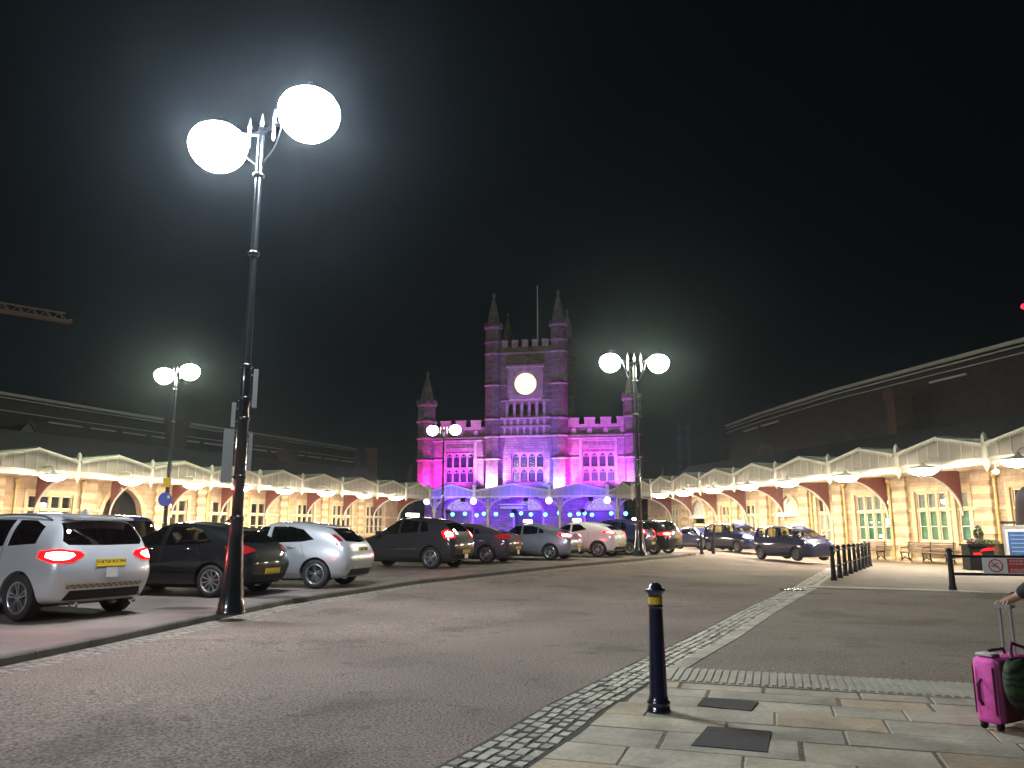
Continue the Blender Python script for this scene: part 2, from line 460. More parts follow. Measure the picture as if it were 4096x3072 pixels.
def tile_row(mb, v0, v1, us, z, ms, gap=.006, h=.05, chamfer=.012):
    for i in range(len(us) - 1):
        a, b = us[i] + gap, us[i + 1] - gap
        if b - a < .05: continue
        e0, e1 = right_edge(v0 + gap), right_edge(v1 - gap)
        q = [(max(a, e0), v0 + gap), (b, v0 + gap), (b, v1 - gap), (max(a, e1), v1 - gap)]
        if b <= max(e0, e1) + .04: continue
        zz = z + random.uniform(-.003, .003) * (0 if chamfer < .005 else 1)
        c = Vector((sum(p[0] for p in q) / 4, sum(p[1] for p in q) / 4))
        T = []; B = []
        for u, v in q:
            d = c - Vector((u, v)); d.normalize()
            x, y = uv(u + d.x * chamfer * 1.4, v + d.y * chamfer * 1.4); T.append((x, y, zz))
            x, y = uv(u, v); B.append((x, y, zz - chamfer * .8))
        C = [(x, y, zz - h) for x, y, _ in B]
        mb.mesh(T + B + C, [(0,1,2,3),(4,5,1,0),(5,6,2,1),(6,7,3,2),(7,4,0,3),(8,9,5,4),(9,10,6,5),(10,11,7,6),(11,8,4,7)], random.choice(ms))
tb = MB()
for v0, v1 in ((.05, .45), (.45, .85)):
    tile_row(tb, v0, v1, fr(-1.6, 6.4, 20), .012, [0], gap=.004, chamfer=.004)
for k in range(0, 100):                       # the ribs of the tactile slabs
    u = -1.5 + k * .0785
    if u > 6.4: break
    if u < right_edge(.45) + .05: continue
    x0, y0 = uv(u, .08); x1, y1 = uv(u, .82)
    tb.bar((x0, y0, .0165), (x1, y1, .0165), .044, .012)
tag(tb.build('tactile_paving', TACT), kind='structure')
sheet('flag_bed', lambda u, v: uv(u, v), fr(-4.2, 8, 24), fr(-5.5, .06, 12), lambda x, y: -.03 if x > sx_(y) + .5 else -.06, JOINT, .0)
fb = MB(); v = .045; flag_rows = []
rng = random.Random(23)
hs = [.30, .36, .42, .47, .43, .52, .46, .5, .55, .6, .5]
for h in hs:
    us = [-5 + rng.uniform(0, .6)]
    while us[-1] < 7: us.append(us[-1] + rng.uniform(.5, 1.15))
    tile_row(fb, v - h, v, us, .006, [0, 0, 1, 1, 2], gap=rng.choice((.003, .004, .005, .010)), chamfer=.010)
    flag_rows.append((v - h, v, us)); v -= h
tag(fb.build('flagstone_pavement', [FLAG, FLAG2, FLAG3]), kind='structure')
for nm, P in (('tarmac_or_shadow_patch', [(1.73, 7.45), (2.17, 7.27), (2.0, 6.92), (1.6, 7.13)]), ('tarmac_or_shadow_patch', [(1.51, 6.40), (1.95, 6.25), (1.74, 5.69), (1.26, 5.86)])):
    mb = MB(); mb.prism([(x, y, -.02) for x, y in P], (0, 0, .034)); tag(mb.build(nm, PATCH), kind='structure')
for nm, cx_, cy_, a_, b_ in (('tarmac_or_shadow_patch', -4.75, 16.3, .62, .34), ('tarmac_or_shadow_patch', -5.75, 14.2, .5, .22)):  # second island patch paints a shadow-like dark mark near the lamp base
    mb = MB(); q = [(cx_ + a_ * math.cos(2*math.pi*i/18) * (1 + .12 * math.sin(i * 2.1)), cy_ + b_ * math.sin(2*math.pi*i/18)) for i in range(18)]
    mb.face([(x, y, gi(y) + .005) for x, y in q]); tag(mb.build(nm, PATCH), kind='structure')
# the far footway below the wing, with its own tactile edge and a kerb to the right
far = [(7.75, 21.5), (10.9, 19.9), (12.2, 19.2), (15, 18.1), (22, 15.5)]
fx = [p[0] for p in far]; fy = [p[1] for p in far]
edge = lambda x: interp(x, fx, fy)
def foot(u, v):
    yl = 21.2 + v * 18.5; a = Vector((sx_(yl) + .66, yl)); b = Vector((23.5, 14.8)).lerp(Vector((18.5, 47)), v)
    p = a + (b - a) * u; return p.x, p.y
sheet('far_footway', foot, fr(0, 1, 14), fr(0, 1, 24), gr, FARPAVE, .014)
mb = MB()
for i in range(26):
    x = 8.0 + i * .4
    if x > 11.5: break
    for r in range(2):
        xa, xb = x, x + .39
        P = [(q, edge(q) + r * .4 + .02 + w) for q, w in ((xa, 0), (xb, 0), (xb, .38), (xa, .38))]
        mb.prism([(a, b, gr(a, b) + .004) for a, b in P], (0, 0, .020))
tag(mb.build('tactile_paving', TACT), kind='structure')
mb = MB()
for i in range(14):
    x0, x1 = 11.2 + i * .75, 11.2 + i * .75 + .74
    hgt = min(.09, .02 + i * .04)
    mb.bar((x0, edge(x0) - .05, gr(x0, edge(x0)) + hgt / 2), (x1, edge(x1) - .05, gr(x1, edge(x1)) + hgt / 2), .14, hgt)
tag(mb.build('kerb', KERB), kind='structure')
mb = MB()                                    # gully grating in the setts
gx0, gy0 = sx_(20.6) + .15, 20.6
mb.box(gx0 - .25, gx0 + .25, gy0 - .3, gy0 + .3, gr(gx0, gy0) + .005, gr(gx0, gy0) + .02, 1)
for k in range(6): mb.box(gx0 - .22 + k * .08, gx0 - .175 + k * .08, gy0 - .26, gy0 + .26, gr(gx0, gy0) + .02, gr(gx0, gy0) + .032, 0)
tag(mb.build('drain_grating', [CHROME, DARK]), 'small steel drain grating set in the cobbled strip by the bollard row', 'drain grating')

# ------------------------------------------------------------------ the two wings with their ridged canopies
def rot_of(d): return math.atan2(d[1], d[0])
def window(parent, x0, x1, z0, z1, n, transom=2.5, kind='plain', y=.0, fm=None):
    f = MB(); fw = .11; yo = y + .10
    f.box(x0, x1, yo - .03, yo + .07, z0, z0 + .10); f.box(x0, x1, yo - .03, yo + .07, z1 - .09, z1)
    w = (x1 - x0) / n
    for i in range(n + 1):
        xc = x0 + i * w; a = .07 if 0 < i < n else .05
        xa = max(x0, xc - a); xb = min(x1, xc + a)
        f.box(xa, xb, yo - .028, yo + .068, z0 + .10, z1 - .09)
    if transom and z0 < transom < z1:
        for i in range(n): f.box(x0 + i*w + .07, x0 + (i+1)*w - .07, yo - .05, yo + .066, transom - .06, transom + .06)
        zm = (z0 + transom) / 2
    w_o = f.build('window', fm or MULLION, parent)
    s = MB()
    for i in range(n):
        a, b = x0 + i*w + .071, x0 + (i+1)*w - .071
        for za, zb in ((z0 + .101, transom - .062), (transom + .062, z1 - .092)):
            s.box(a, a + .035, yo + .03, yo + .06, za, zb); s.box(b - .02, b, yo + .03, yo + .06, za, zb); s.box(a + .035, b - .02, yo + .03, yo + .06, za, za + .05); s.box(a + .035, b - .02, yo + .03, yo + .06, zb - .03, zb)
        zm = (z0 + transom) / 2; s.box(a + .035, b - .02, yo + .035, yo + .065, zm - .02, zm + .02)
    s.build('sash', SASH, w_o)
    p = MB(); p.box(x0 + .02, x1 - .02, yo + .075, yo + .085, z0 + .05, z1 - .05); p.build('pane', PANE, w_o)
    s = MB(); s.box(x0 - .14, x1 + .14, y - .09, y + .05, z0 - .14, z0 - .002); s.build('sill', ASHLAR, w_o)
    if kind == 'green':
        b = MB(); b.box(x0 + .04, x1 - .04, yo + .16, yo + .17, z0 + .05, transom - .05); b.build('blind', BLIND, w_o)
        b = MB(); b.box(x0 + .04, x1 - .04, yo + .16, yo + .17, transom + .05, z1 - .05); b.build('blind', GREYBLIND, w_o)
    if kind == 'cream':
        b = MB(); b.box(x0 + .04, x1 - .04, yo + .10, yo + .11, z0 + .05, transom - .05); b.build('blind', SASH, w_o)
    return w_o

def canopy_bay(parent, x, w, depth=3.5, ze=4.38, zv=4.92, zr=5.42, first=None):
    """one ridged bay of the canopy: sheet roof, panelled gable, lacy barge boards, valley post, iron bracket"""
    hw = w / 2; yf = -depth
    r = MB()
    for sgn in (-1, 1):
        a = [(x, yf - .12, zr + .03), (x + sgn * hw, yf - .12, zv + .03), (x + sgn * hw, .6, zv + .03), (x, .6, zr + .03)]
        r.prism(a, (0, 0, .05))
        for k in range(1, 8):                      # rolled joints of the roof sheets
            yy = yf + k * .5
            r.bar((x, yy, zr + .09), (x + sgn * hw, yy, zv + .09), .05, .03)
    r.bar((x, yf - .1, zr + .10), (x, .6, zr + .10), .14, .06)
    bay = r.build('canopy_bay', CANROOF, parent)
    g = MB()
    g.prism([(x - hw + .08, yf, ze), (x + hw - .08, yf, ze), (x + hw - .08, yf, zv), (x, yf, zr), (x - hw + .08, yf, zv)], (0, .03, 0))
    g.build('gable_panel', CANPANEL, bay)
    b = MB()
    nb = max(4, int(w / .55))
    for k in range(1, nb):
        xx = x - hw + w * k / nb
        zt = zr - (zr - zv) * abs(xx - x) / hw
        b.box(xx - .018, xx + .018, yf - .03, yf - .002, ze + .06, zt - .02)
    b.box(x - hw + .08, x + hw - .08, yf - .05, yf - .004, ze - .04, ze + .06)
    b.box(x - hw + .08, x + hw - .08, yf + .06, yf + .16, ze - .24, ze - .03)       # pierced valance beam behind
    b.build('glazing_bars', CANPAINT, bay)
    l = MB()
    for sgn in (-1, 1):
        a = Vector((x, yf - .15, zr + .04)); e = Vector((x + sgn * (hw - .08), yf - .15, zv + .04))
        l.bar(a, e, .06, .10)
        nt = int((e - a).length / .13)
        for k in range(nt):
            q = a + (e - a) * ((k + .5) / nt)
            l.box(q.x - .035, q.x + .035, yf - .165, yf - .14, q.z - .13, q.z - .04)
    l.build('barge_board', CANPAINT, bay)
    p = MB(); px = x + hw
    p.box(px - .075, px + .075, yf - .12, yf + .06, 4.05, zv + .36)
    p.lathe([(.11, 0), (.11, .06), (.03, .16), (.0, .2)], 6, (px, yf - .03, zv + .36))
    p.lathe([(.0, -.22), (.05, -.12), (.10, 0)], 6, (px, yf - .03, 4.05))
    p.build('valley_post', CANPAINT, bay)
    k = MB(); n = 9
    arc = [(px - .04, -2.9 + 2.9 * (1 - math.cos(math.pi / 2 * i / n)) - .02 if False else -.06 - 2.9 * (1 - math.sin(math.pi / 2 * (1 - i / n))) , 2.2 + 1.95 * math.sin(math.pi / 2 * i / n)) for i in range(n + 1)]
    arc = [(px - .04, -.06 - 2.9 * (1 - math.cos(math.pi / 2 * i / n)), 2.2 + 1.95 * math.sin(math.pi / 2 * i / n)) for i in range(n + 1)]
    k.prism(arc + [(px - .04, -.06, 4.3)], (.08, 0, 0))
    k.build('iron_bracket', IRONRED, bay)
    t = MB()
    t.tube([(px, q[1], q[2]) for q in arc], .06, 6); t.build('bracket_rib', CANPAINT, bay)
    return bay

def pier(parent, x, w, z1=4.3, y=-.22, m=None):
    b = MB(); z = -.45; i = 0
    while z < z1 - .05:
        h = .34 if i % 2 == 0 else .26
        g = (.0 if i % 2 == 0 else .07)
        b.box(x - w/2 + g, x + w/2 - g, y + g * .6, -.002, z, min(z + h, z1), i % 2)
        z += h; i += 1
    b.build('pier', m or [ASHLAR, STONE], parent)

def pipe(parent, x, y=-.16):
    b = MB(); b.tube([(x, y, .05), (x, y, 3.9)], .06, 8)
    for z in (.8, 2.2, 3.6): b.lathe([(.085, 0), (.085, .08)], 8, (x, y, z))
    b.lathe([(.09, 0), (.15, .18), (.15, .3)], 8, (x, y, 3.85))
    b.box(x - .05, x + .05, y, -.002, 2.2, 2.26)
    b.build('drainpipe', PIPEM, parent)

def wing(label, O, ang, z0, x0, x1, gables, wins, piers, pipes, arches):
    root = empty('station_wing', (O[0], O[1], z0), ang)
    tag(root, label, 'building')
    ops = []
    for w in wins: ops.append((w[0], w[1], w[2], w[3], None))
    for a in arches: ops.append((a[0], a[1], a[2], a[3], a[4]))
    mb = MB(); wall_open(mb, x0, x1, -.5, 4.6, 0, .45, ops)
    mb.box(x0, x1, 7.5, 7.8, 0, 5.4); mb.box(x0, x0 + .3, .452, 7.498, 0, 4.6); mb.box(x1 - .3, x1, .452, 7.498, 0, 4.6)
    mb.build('wall', STONE, root)
    d = MB()
    d.box(x0, x1, -.10, -.002, -.5, .45); d.box(x0, x1, -.16, -.002, 4.25, 4.58)
    cur = x0
    for a in sorted(ops):
        if a[2] < 2.4 and a[3] > 2.6:
            d.box(cur, a[0], -.055, -.003, 2.44, 2.58); cur = a[1]
    d.box(cur, x1, -.055, -.003, 2.44, 2.58)
    for w in wins:                                  # dressed surrounds
        d.box(w[0] - .22, w[0] - .001, -.045, -.004, w[2], 2.43); d.box(w[1] + .001, w[1] + .22, -.045, -.004, w[2], 2.43)
        d.box(w[0] - .22, w[0] - .001, -.045, -.004, 2.59, w[3]); d.box(w[1] + .001, w[1] + .22, -.045, -.004, 2.59, w[3])
        d.box(w[0] - .22, w[1] + .22, -.045, -.004, w[3] + .001, w[3] + .26)
    d.build('stone_dressings', ASHLAR, root)
    r = MB(); r.prism([(x0, .5, 4.62), (x0, 4.2, 7.2), (x0, 7.9, 5.42), (x0, 7.9, 4.62)], (x1 - x0, 0, 0)); r.build('roof', SLATE, root)
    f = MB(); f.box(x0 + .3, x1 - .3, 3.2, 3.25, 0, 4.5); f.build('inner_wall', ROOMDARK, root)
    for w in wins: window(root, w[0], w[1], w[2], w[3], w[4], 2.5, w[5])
    for p in piers: pier(root, *p)
    for p in pipes: pipe(root, p)
    for a in arches:
        s = MB(); A = arch(a[0], a[1], a[4], a[3], 8); Bo = arch(a[0] - .26, a[1] + .26, a[4], a[3] + .28, 8)
        for i in range(len(A) - 1):
            q = [(A[i][0], -.07, A[i][1]), (A[i+1][0], -.07, A[i+1][1]), (Bo[i+1][0], -.07, Bo[i+1][1]), (Bo[i][0], -.07, Bo[i][1])]
            s.prism(q, (0, .066, 0))
        s.box(a[0] - .26, a[0] - .002, -.07, -.003, a[2], a[4] - .001); s.box(a[1] + .002, a[1] + .26, -.07, -.003, a[2], a[4] - .001)
        ar = s.build('arch_surround', ASHLAR, root)
        if a[5] == 'blind':
            b = MB(); b.box(a[0], a[1], .10, .2, a[2], 2.38); b.build('infill', STONE, ar)
            b = MB(); b.box(a[0] - .05, a[1] + .05, -.12, .22, 2.38, 2.62); b.build('arch_sill', SASH, ar)
        if a[5] in ('blind', 'door'):
            zf = 2.64
            b = MB(); A2 = arch(a[0] + .02, a[1] - .02, max(zf, a[4]), a[3] - .02, 8)
            b.prism([(a[0] + .02, .16, zf)] + [(px, .16, pz) for px, pz in A2] + [(a[1] - .02, .16, zf)], (0, .02, 0)); b.build('fanlight', GREYBLIND, ar)
            t = MB(); xm = (a[0] + a[1]) / 2
            for ang_ in range(15, 180, 25):
                t.bar((xm, .14, zf), (xm + math.cos(R(ang_)) * (a[1]-a[0]) * .46, .14, zf + math.sin(R(ang_)) * (a[3] - zf) * .86), .03, .03)
            for rr in (.35, .7):
                t.tube([(xm + math.cos(R(q)) * (a[1]-a[0]) * .47 * rr, .14, zf + math.sin(R(q)) * (a[3]-zf) * .9 * rr) for q in range(0, 181, 15)], .018, 5)
            t.build('fanlight_tracery', SASH, ar)
        if a[5] == 'door':
            b = MB(); b.box(a[0] - .05, a[1] + .05, -.10, .2, 2.40, 2.64); b.build('transom', SASH, ar)
            b = MB(); b.box(a[0] + .02, a[1] - .02, 1.0, 1.06, 0, 2.4); b.build('doors', mat('violet_door', (.10, .06, .30), .5), ar)
        if a[5] == 'open':
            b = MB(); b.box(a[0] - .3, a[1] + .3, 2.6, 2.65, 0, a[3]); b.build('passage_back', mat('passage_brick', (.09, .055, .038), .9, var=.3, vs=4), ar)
    bay = None
    for x, w in gables: canopy_bay(root, x, w)
    return root

ur = Vector((.277, -.961, 0)); ur.normalize(); nr = Vector((-ur.y, ur.x, 0))
RO = Vector((18.56, 33.88, 0)) + nr * 3.5; RANG = rot_of(ur)
rg = [4.75, 0, -4.85, -9.6, -14.1, -18.5, -22.6, -26.3, -29.8, -33.2]
right_gables = [(rg[i], ((rg[i-1] - rg[i]) if i else 4.75)) for i in range(len(rg))]
# width of each bay = distance between the valleys either side
def bays(c):
    c = sorted(c); out = []
    val = [c[0] - (c[1] - c[0]) / 2] + [(a + b) / 2 for a, b in zip(c, c[1:])] + [c[-1] + (c[-1] - c[-2]) / 2]
    for i in range(len(c)): out.append(((val[i] + val[i+1]) / 2, val[i+1] - val[i]))
    return out
right_wing = wing('long honey stone wing on the right with tall green blinded windows and a ridged canopy', RO, RANG, -.03, -36, 9.5, bays(rg),
    wins=[(.15, 2.6, .95, 3.38, 3, 'plain'), (-2.85, -2.1, .9, 3.4, 1, 'green'), (-5.35, -3.4, .9, 3.42, 3, 'green'), (-9.75, -7.15, .87, 3.45, 4, 'green'),
          (-13.1, -11.9, .5, 3.45, 2, 'cream'), (-20.85, -19.6, .4, 3.3, 2, 'cream'), (-24.0, -22.8, .4, 3.3, 2, 'cream'), (-32.4, -30.2, .4, 3.3, 4, 'cream')],
    piers=[(-1.15, 1.0), (-6.2, .95), (-11.0, .75), (-14.05, .85), (-18.3, .8), (-21.8, .7), (-25.1, .7), (-29.3, .7), (4.2, .9)],
    pipes=[-.45, -6.9, -10.4, -13.4, -17.6, -22.35], arches=[(-16.95, -14.95, 0, 3.65, 2.66, 'blind'), (-28.4, -26.2, 0, 3.8, 2.66, 'door')])
ul = Vector((.466, .885, 0)); ul.normalize(); nl = Vector((-ul.y, ul.x, 0))
LO = Vector((-24.12, 39.65, 0)) + nl * 3.5; LANG = rot_of(ul)
lg = [-4.5, 0, 4.44, 9.0, 13.1, 17.1, 21.4, 25.9, 30.2, 33.9]
left_wing = wing('long honey stone wing on the left with small dark mullioned windows and a ridged canopy', LO, LANG, .1, -9.5, 36.2, bays(lg),
    wins=[(1.85, 4.4, .95, 3.35, 4, 'plain'), (11.0, 12.35, .95, 3.4, 2, 'plain'), (14.4, 15.9, .95, 3.4, 2, 'plain'), (17.9, 19.4, .95, 3.4, 2, 'plain'),
          (22.7, 24.5, .95, 3.45, 3, 'plain'), (26.8, 29.2, .95, 3.5, 4, 'plain'), (31.2, 33.7, .95, 3.5, 4, 'plain')],
    piers=[(-.1, 1.1), (5.25, .95), (10.1, .8), (13.3, .7), (17.0, .7), (21.0, .7), (25.6, .7), (30.2, .7)],
    pipes=[1.05, 4.85, 13.8, 17.4, 21.5, 26.2, 30.6], arches=[(6.25, 8.95, 0, 3.95, 2.3, 'open')])

# lamps held out on arms in front of every gable
LAMPGLOW = glow('canopy_lamp_glow', (1, .86, .68), 245)
def canopy_lamp():
    root = empty('canopy_lamp')
    b = MB(); b.lathe([(0, -.29), (.24, -.275), (.44, -.21), (.57, -.11), (.61, -.01)], 18, (0, 0, 0)); b.build('bowl', LAMPGLOW, root)
    c = MB(); c.lathe([(.66, -.03), (.63, .02), (.45, .08), (.12, .14), (.05, .3)], 18, (0, 0, 0)); c.build('lamp_cap', CANPAINT, root)
    a = MB(); a.tube([(0, 0, .28), (0, .0, .34), (0, .25, .46), (0, .95, .46)], .03, 6); a.build('bracket_arm', CANPAINT, root)
    return root
lampproto = None
def place_lamp(O, ang, z0, x, lab, grp):
    global lampproto
    if lampproto is None:
        lampproto = o = canopy_lamp()
    else: o = copy_tree(lampproto)
    d = Matrix.Rotation(ang, 3, 'Z') @ Vector((x, -4.42, 0))
    o.location = (O[0] + d.x, O[1] + d.y, z0 + 4.12); o.rotation_euler = (0, 0, ang)
    tag(o, lab, 'lamp', grp)
ords = ['first', 'second', 'third', 'fourth', 'fifth', 'sixth', 'seventh', 'eighth', 'ninth']
for i, x in enumerate([4.6, 0, -4.9, -9.6, -13.4, -17.4, -21.2, -24.8]):
    place_lamp(RO, RANG, -.03, x, f'glowing white bowl lamp under the right canopy, {ords[i]} counting from the right edge', 'bowl lamps along the right canopy')
for i, x in enumerate([.35, 4.75, 9.0, 12.7, 16.6, 20.8, 25.2, 29.4]):
    place_lamp(LO, LANG, .1, x, f'glowing warm bowl lamp under the left canopy, {ords[i]} counting from the left edge', 'bowl lamps along the left canopy')
# ------------------------------------------------------------------ the clock tower building at the head of the forecourt
CO = Vector((1.7, 84.0, 0)); CANG = R(-10.97)
station = empty('station_building', CO, CANG)
tag(station, 'tall gothic stone station building with a lit clock tower, washed in magenta and violet light', 'building')
W3 = [(-9.15, -5.95, 6.55, 9.75), (-1.75, 1.75, 6.55, 9.65), (5.85, 9.3, 6.5, 9.6)]
mb = MB()
wall_open(mb, -11.5, 11.3, 4.6, 11.3, 0, .5, [(a, b, c, d + .02, None) for a, b, c, d in W3])
mb.box(-11.5, 11.3, .1, .5, 11.3, 12.35)
mb.box(-11.5, -11.2, .502, 12, 0, 12.3); mb.box(11.0, 11.3, .502, 12, 0, 12.3); mb.box(-11.2, 11.0, 11.7, 12, 0, 12.3)
mb.box(-11.2, 11.0, .502, 11.7, 11.9, 12.1)
mb.build('wall', TSTONE, station)
for x0, x1 in ((-11.5, -4.64), (4.42, 11.3)):
    mb = MB()
    mb.box(x0, x1, -.16, .098, 11.31, 11.45); mb.box(x0, x1, -.10, .098, 11.46, 11.56)
    mb.box(x0, x1, -.22, .098, 11.05, 11.18)
    n = int((x1 - x0) / 1.42); st = (x1 - x0) / n
    mb.box(x0, x1, -.05, .42, 12.36, 12.62)
    for i in range(n):
        xa = x0 + i * st
        mb.box(xa + .02, xa + st * .66, -.05, .42, 12.62, 13.22); mb.box(xa - .02, xa + st * .70, -.12, .48, 13.22, 13.36)
        mb.prism([(xa + st * .2, -.03, 11.65), (xa + st * .48, -.03, 11.65), (xa + st * .48, -.03, 12.1), (xa + st * .34, -.03, 12.34), (xa + st * .2, -.03, 12.1)], (0, .12, 0))
    mb.build('parapet', TDRESS, station)
mb = MB()
for a, b in ((-10.4, -9.5), (-5.6, -4.66), (4.44, 5.5), (9.65, 10.25)):
    mb.box(a, b, -.12, -.002, 8.95, 9.12)
mb.build('string_course', TDRESS, station)
for a, b, c, d in W3:
    f = MB()
    f.box(a - .3, a - .001, -.14, .1, c - .2, 10.95); f.box(b + .001, b + .3, -.14, .1, c - .2, 10.95)
    f.box(a - .3, b + .3, -.2, .1, 10.96, 11.04)
    f.box(a, b, .0, .12, d + .03, 9.98); f.box(a, b, -.06, .12, 9.98, 10.9)
    nq = 7
    for i in range(nq):                                # quatrefoil band
        xc = a + (b - a) * (i + .5) / nq
        f.lathe([(.19, 0), (.24, .0), (.24, .1), (.19, .1)], 8, (xc, 0, 0), caps=False)
        for v_ in range(len(f.v) - 32, len(f.v)):
            x, y, z = f.v[v_]; f.v[v_] = (x, -.16 + z, 10.44 + (y - 0))
        f.bar((xc - .2, -.10, 10.08), (xc, -.10, 10.26), .08, .06); f.bar((xc + .2, -.10, 10.08), (xc, -.10, 10.26), .08, .06)
    f.box(a, b, -.12, -.061, 10.76, 10.9); f.box(a, b, -.12, -.061, 9.98, 10.06)
    wi = f.build('window', TDRESS, station)
    t = MB(); n = 4; w = (b - a) / n; zm = (c + d) / 2 - .05
    for i in range(n + 1):
        xc = a + i * w; t.box(max(a, xc - .09), min(b, xc + .09), .08, .3, c, d)
    for i in range(n): t.box(a + i*w + .09, a + (i+1)*w - .09, .08, .3, zm - .1, zm + .1)
    for i in range(n):
        for z0, z1 in ((c, zm - .1), (zm + .1, d)):
            A = arch(a + i*w + .09, a + (i+1)*w - .09, z1 - .55, z1 - .05, 5); h = len(A) // 2
            t.prism([(px, .10, pz) for px, pz in A[:h+1]] + [(A[0][0], .10, z1)], (0, .16, 0))
            t.prism([(px, .10, pz) for px, pz in A[h:]] + [(A[-1][0], .10, z1)], (0, .16, 0))
            for sx in (-1, 1):
                xq = a + (i + .5) * w + sx * w * .2
                t.bar((xq, .2, z1 - .42), (xq - sx * .1, .2, z1 - .3), .1, .1)
    t.box(a, b, .06, .32, c - .002, c + .08); t.box(a, b, .08, .3, d - .06, d + .02)
    t.build('mullions', TDRESS, wi)
    p = MB(); p.box(a, b, .33, .35, c, d); p.build('pane', PANED, wi)
    p = MB(); p.box(a - .0, b + .0, .42, .44, c, d); p.build('pane_backing', mat('grey_pane_backing', (.09, .09, .11), .9), wi)  # sheet added behind the glass to catch the floodlight
def turret(parent, x, y, r, z1, zs, bands, name='turret', crown=True):
    prof = [(r, 4.6 if y < 2 else 11)]
    for z in bands: prof += [(r, z - .12), (r * 1.14, z - .02), (r * 1.14, z + .1), (r * .99, z + .2)]
    prof += [(r * .97, z1)]
    m = MB(); m.lathe(prof, 8, (x, y, 0), sm=False)
    o = m.build(name, TSTONE, parent)
    c = MB(); c.lathe([(r * .97, z1), (r * 1.15, z1 + .12), (r * 1.15, z1 + .3), (r * .95, z1 + .32)], 8, (x, y, 0), sm=False)
    for k in range(8):
        a = math.pi / 4 * k + math.pi / 8
        c.lathe([(.17, 0), (.17, .32), (.0, .6)], 4, (x + math.cos(a) * r * 1.0, y + math.sin(a) * r * 1.0, z1 + .3), sm=False)
    c.build('turret_crown', TSTONE, o)
    s = MB(); s.lathe([(r * .86, z1 + .32), (r * .55, z1 + .32 + (zs - z1) * .42), (.10, zs - .35)], 8, (x, y, 0), sm=False)
    for k in range(4): s.lathe([(r * .1, 0), (r * .17, .08), (r * .1, .2)], 6, (x + r * .6 * (1 - k * .22), y - r * .3 * (1 - k * .22), z1 + .6 + (zs - z1) * .18 * k))
    s.lathe([(.10, -.38), (.10, -.3), (.26, -.2), (.26, -.12), (.06, -.06), (.2, .06), (.0, .16)], 8, (x, y, zs - .05))
    s.build('spire', TSTONE, o)
    return o
turret(station, -11.45, .1, 1.02, 15.0, 19.0, [9.0, 11.4, 13.3])
turret(station, 11.25, .1, .98, 15.0, 18.8, [9.0, 11.4, 13.3])
tower = MB(); TF = -.55
wall_open(tower, -3.8, 3.5, 4.6, 11.35, TF + .3, TF + .8, [(-1.76, 1.76, 6.5, 9.7, None)])
wall_open(tower, -3.8, 3.5, 11.35, 21.3, TF, TF + .8, [(-2.0 + i * .80, -2.0 + i * .80 + .5, 13.72, 15.0, 14.4) for i in range(5)])
tower.box(-3.8, 3.5, 7.7, 8.3, 11.35, 21.3); tower.box(-3.8, -3.0, .252, 7.698, 12.5, 21.3); tower.box(2.7, 3.5, .252, 7.698, 12.5, 21.3)
tower.box(-3.0, 2.7, .3, 7.7, 20.6, 20.8)
tower.box(-1.9, 1.8, .256, .3, 13.5, 15.2)
tw = tower.build('clock_tower', TSTONE, station)
d = MB()
for z, h, o in ((11.36, .16, .18), (12.45, .12, .12), (13.3, .16, .2), (15.25, .12, .08), (17.0, .12, .05), (20.5, .18, .2)):
    if z == 17.0: d.box(-2.9, -2.12, TF - o, TF - .002, z, z + h); d.box(1.86, 2.6, TF - o, TF - .002, z, z + h)
    else: d.box(-2.9, 2.6, TF - o, TF - .002, z, z + h)
for i in range(6): d.box(-2.3 + i * .82, -2.02 + i * .82, TF - .09, TF - .003, 13.5, 15.2)
for i in range(7):
    x = -2.55 + i * .72
    d.box(x, x + .22, TF - .10, TF - .003, 11.55, 12.44); d.box(x - .06, x + .28, TF - .14, TF - .101, 12.2, 12.4)
    d.box(x, x + .3, TF - .08, TF - .003, 12.6, 13.28)
for i in range(5):
    x = -2.75 + i * 1.12
    d.box(x, x + .66, TF - .05, TF + .5, 21.302, 21.95); d.box(x - .05, x + .71, TF - .12, TF + .56, 21.951, 22.08)
d.build('tower_dressing', TDRESS, tw)
ck = MB(); x0, x1, z0, z1 = -2.05, 1.83, 15.40, 18.95; cx, cz, rr = -.11, 17.12, 1.36
n = 32; ring = [(cx + rr * math.cos(2*math.pi*i/n), cz + rr * math.sin(2*math.pi*i/n)) for i in range(n)]
for i in range(n):                                    # square stone frame with a round opening
    a, b = ring[i], ring[(i + 1) % n]
    def out(p):
        dx, dz = p[0] - cx, p[1] - cz; s = min(((x1 - cx) if dx > 0 else (cx - x0)) / max(abs(dx), 1e-6), ((z1 - cz) if dz > 0 else (cz - z0)) / max(abs(dz), 1e-6))
        return (cx + dx * s, cz + dz * s)
    A, B = out(a), out(b)
    ck.prism([(a[0], TF - .34, a[1]), (b[0], TF - .34, b[1]), (B[0], TF - .34, B[1]), (A[0], TF - .34, A[1])], (0, .335, 0))
ck.box(x0 - .12, x1 + .12, TF - .46, TF - .003, z1 + .002, z1 + .22)
ck.build('clock_surround', TDRESS, tw)
df = MB(); df.lathe([(0, 0), (1.22, 0), (1.22, .05), (0, .05)], 40, (0, 0, 0), sm=False)
df.v = [(x + cx, TF - .12 - z, y + cz) for x, y, z in df.v]
face = df.build('clock_face', glow('clock_dial_glow', (1, .84, .66), 1.5), tw)
h = MB()
for i in range(60):
    a = 2 * math.pi * i / 60; l = .14 if i % 5 == 0 else .07
    h.bar((cx + (1.24 - l) * math.cos(a), TF - .19, cz + (1.24 - l) * math.sin(a)), (cx + 1.25 * math.cos(a), TF - .19, cz + 1.25 * math.sin(a)), .035, .03)
h.build('minute_ring', INK, face)
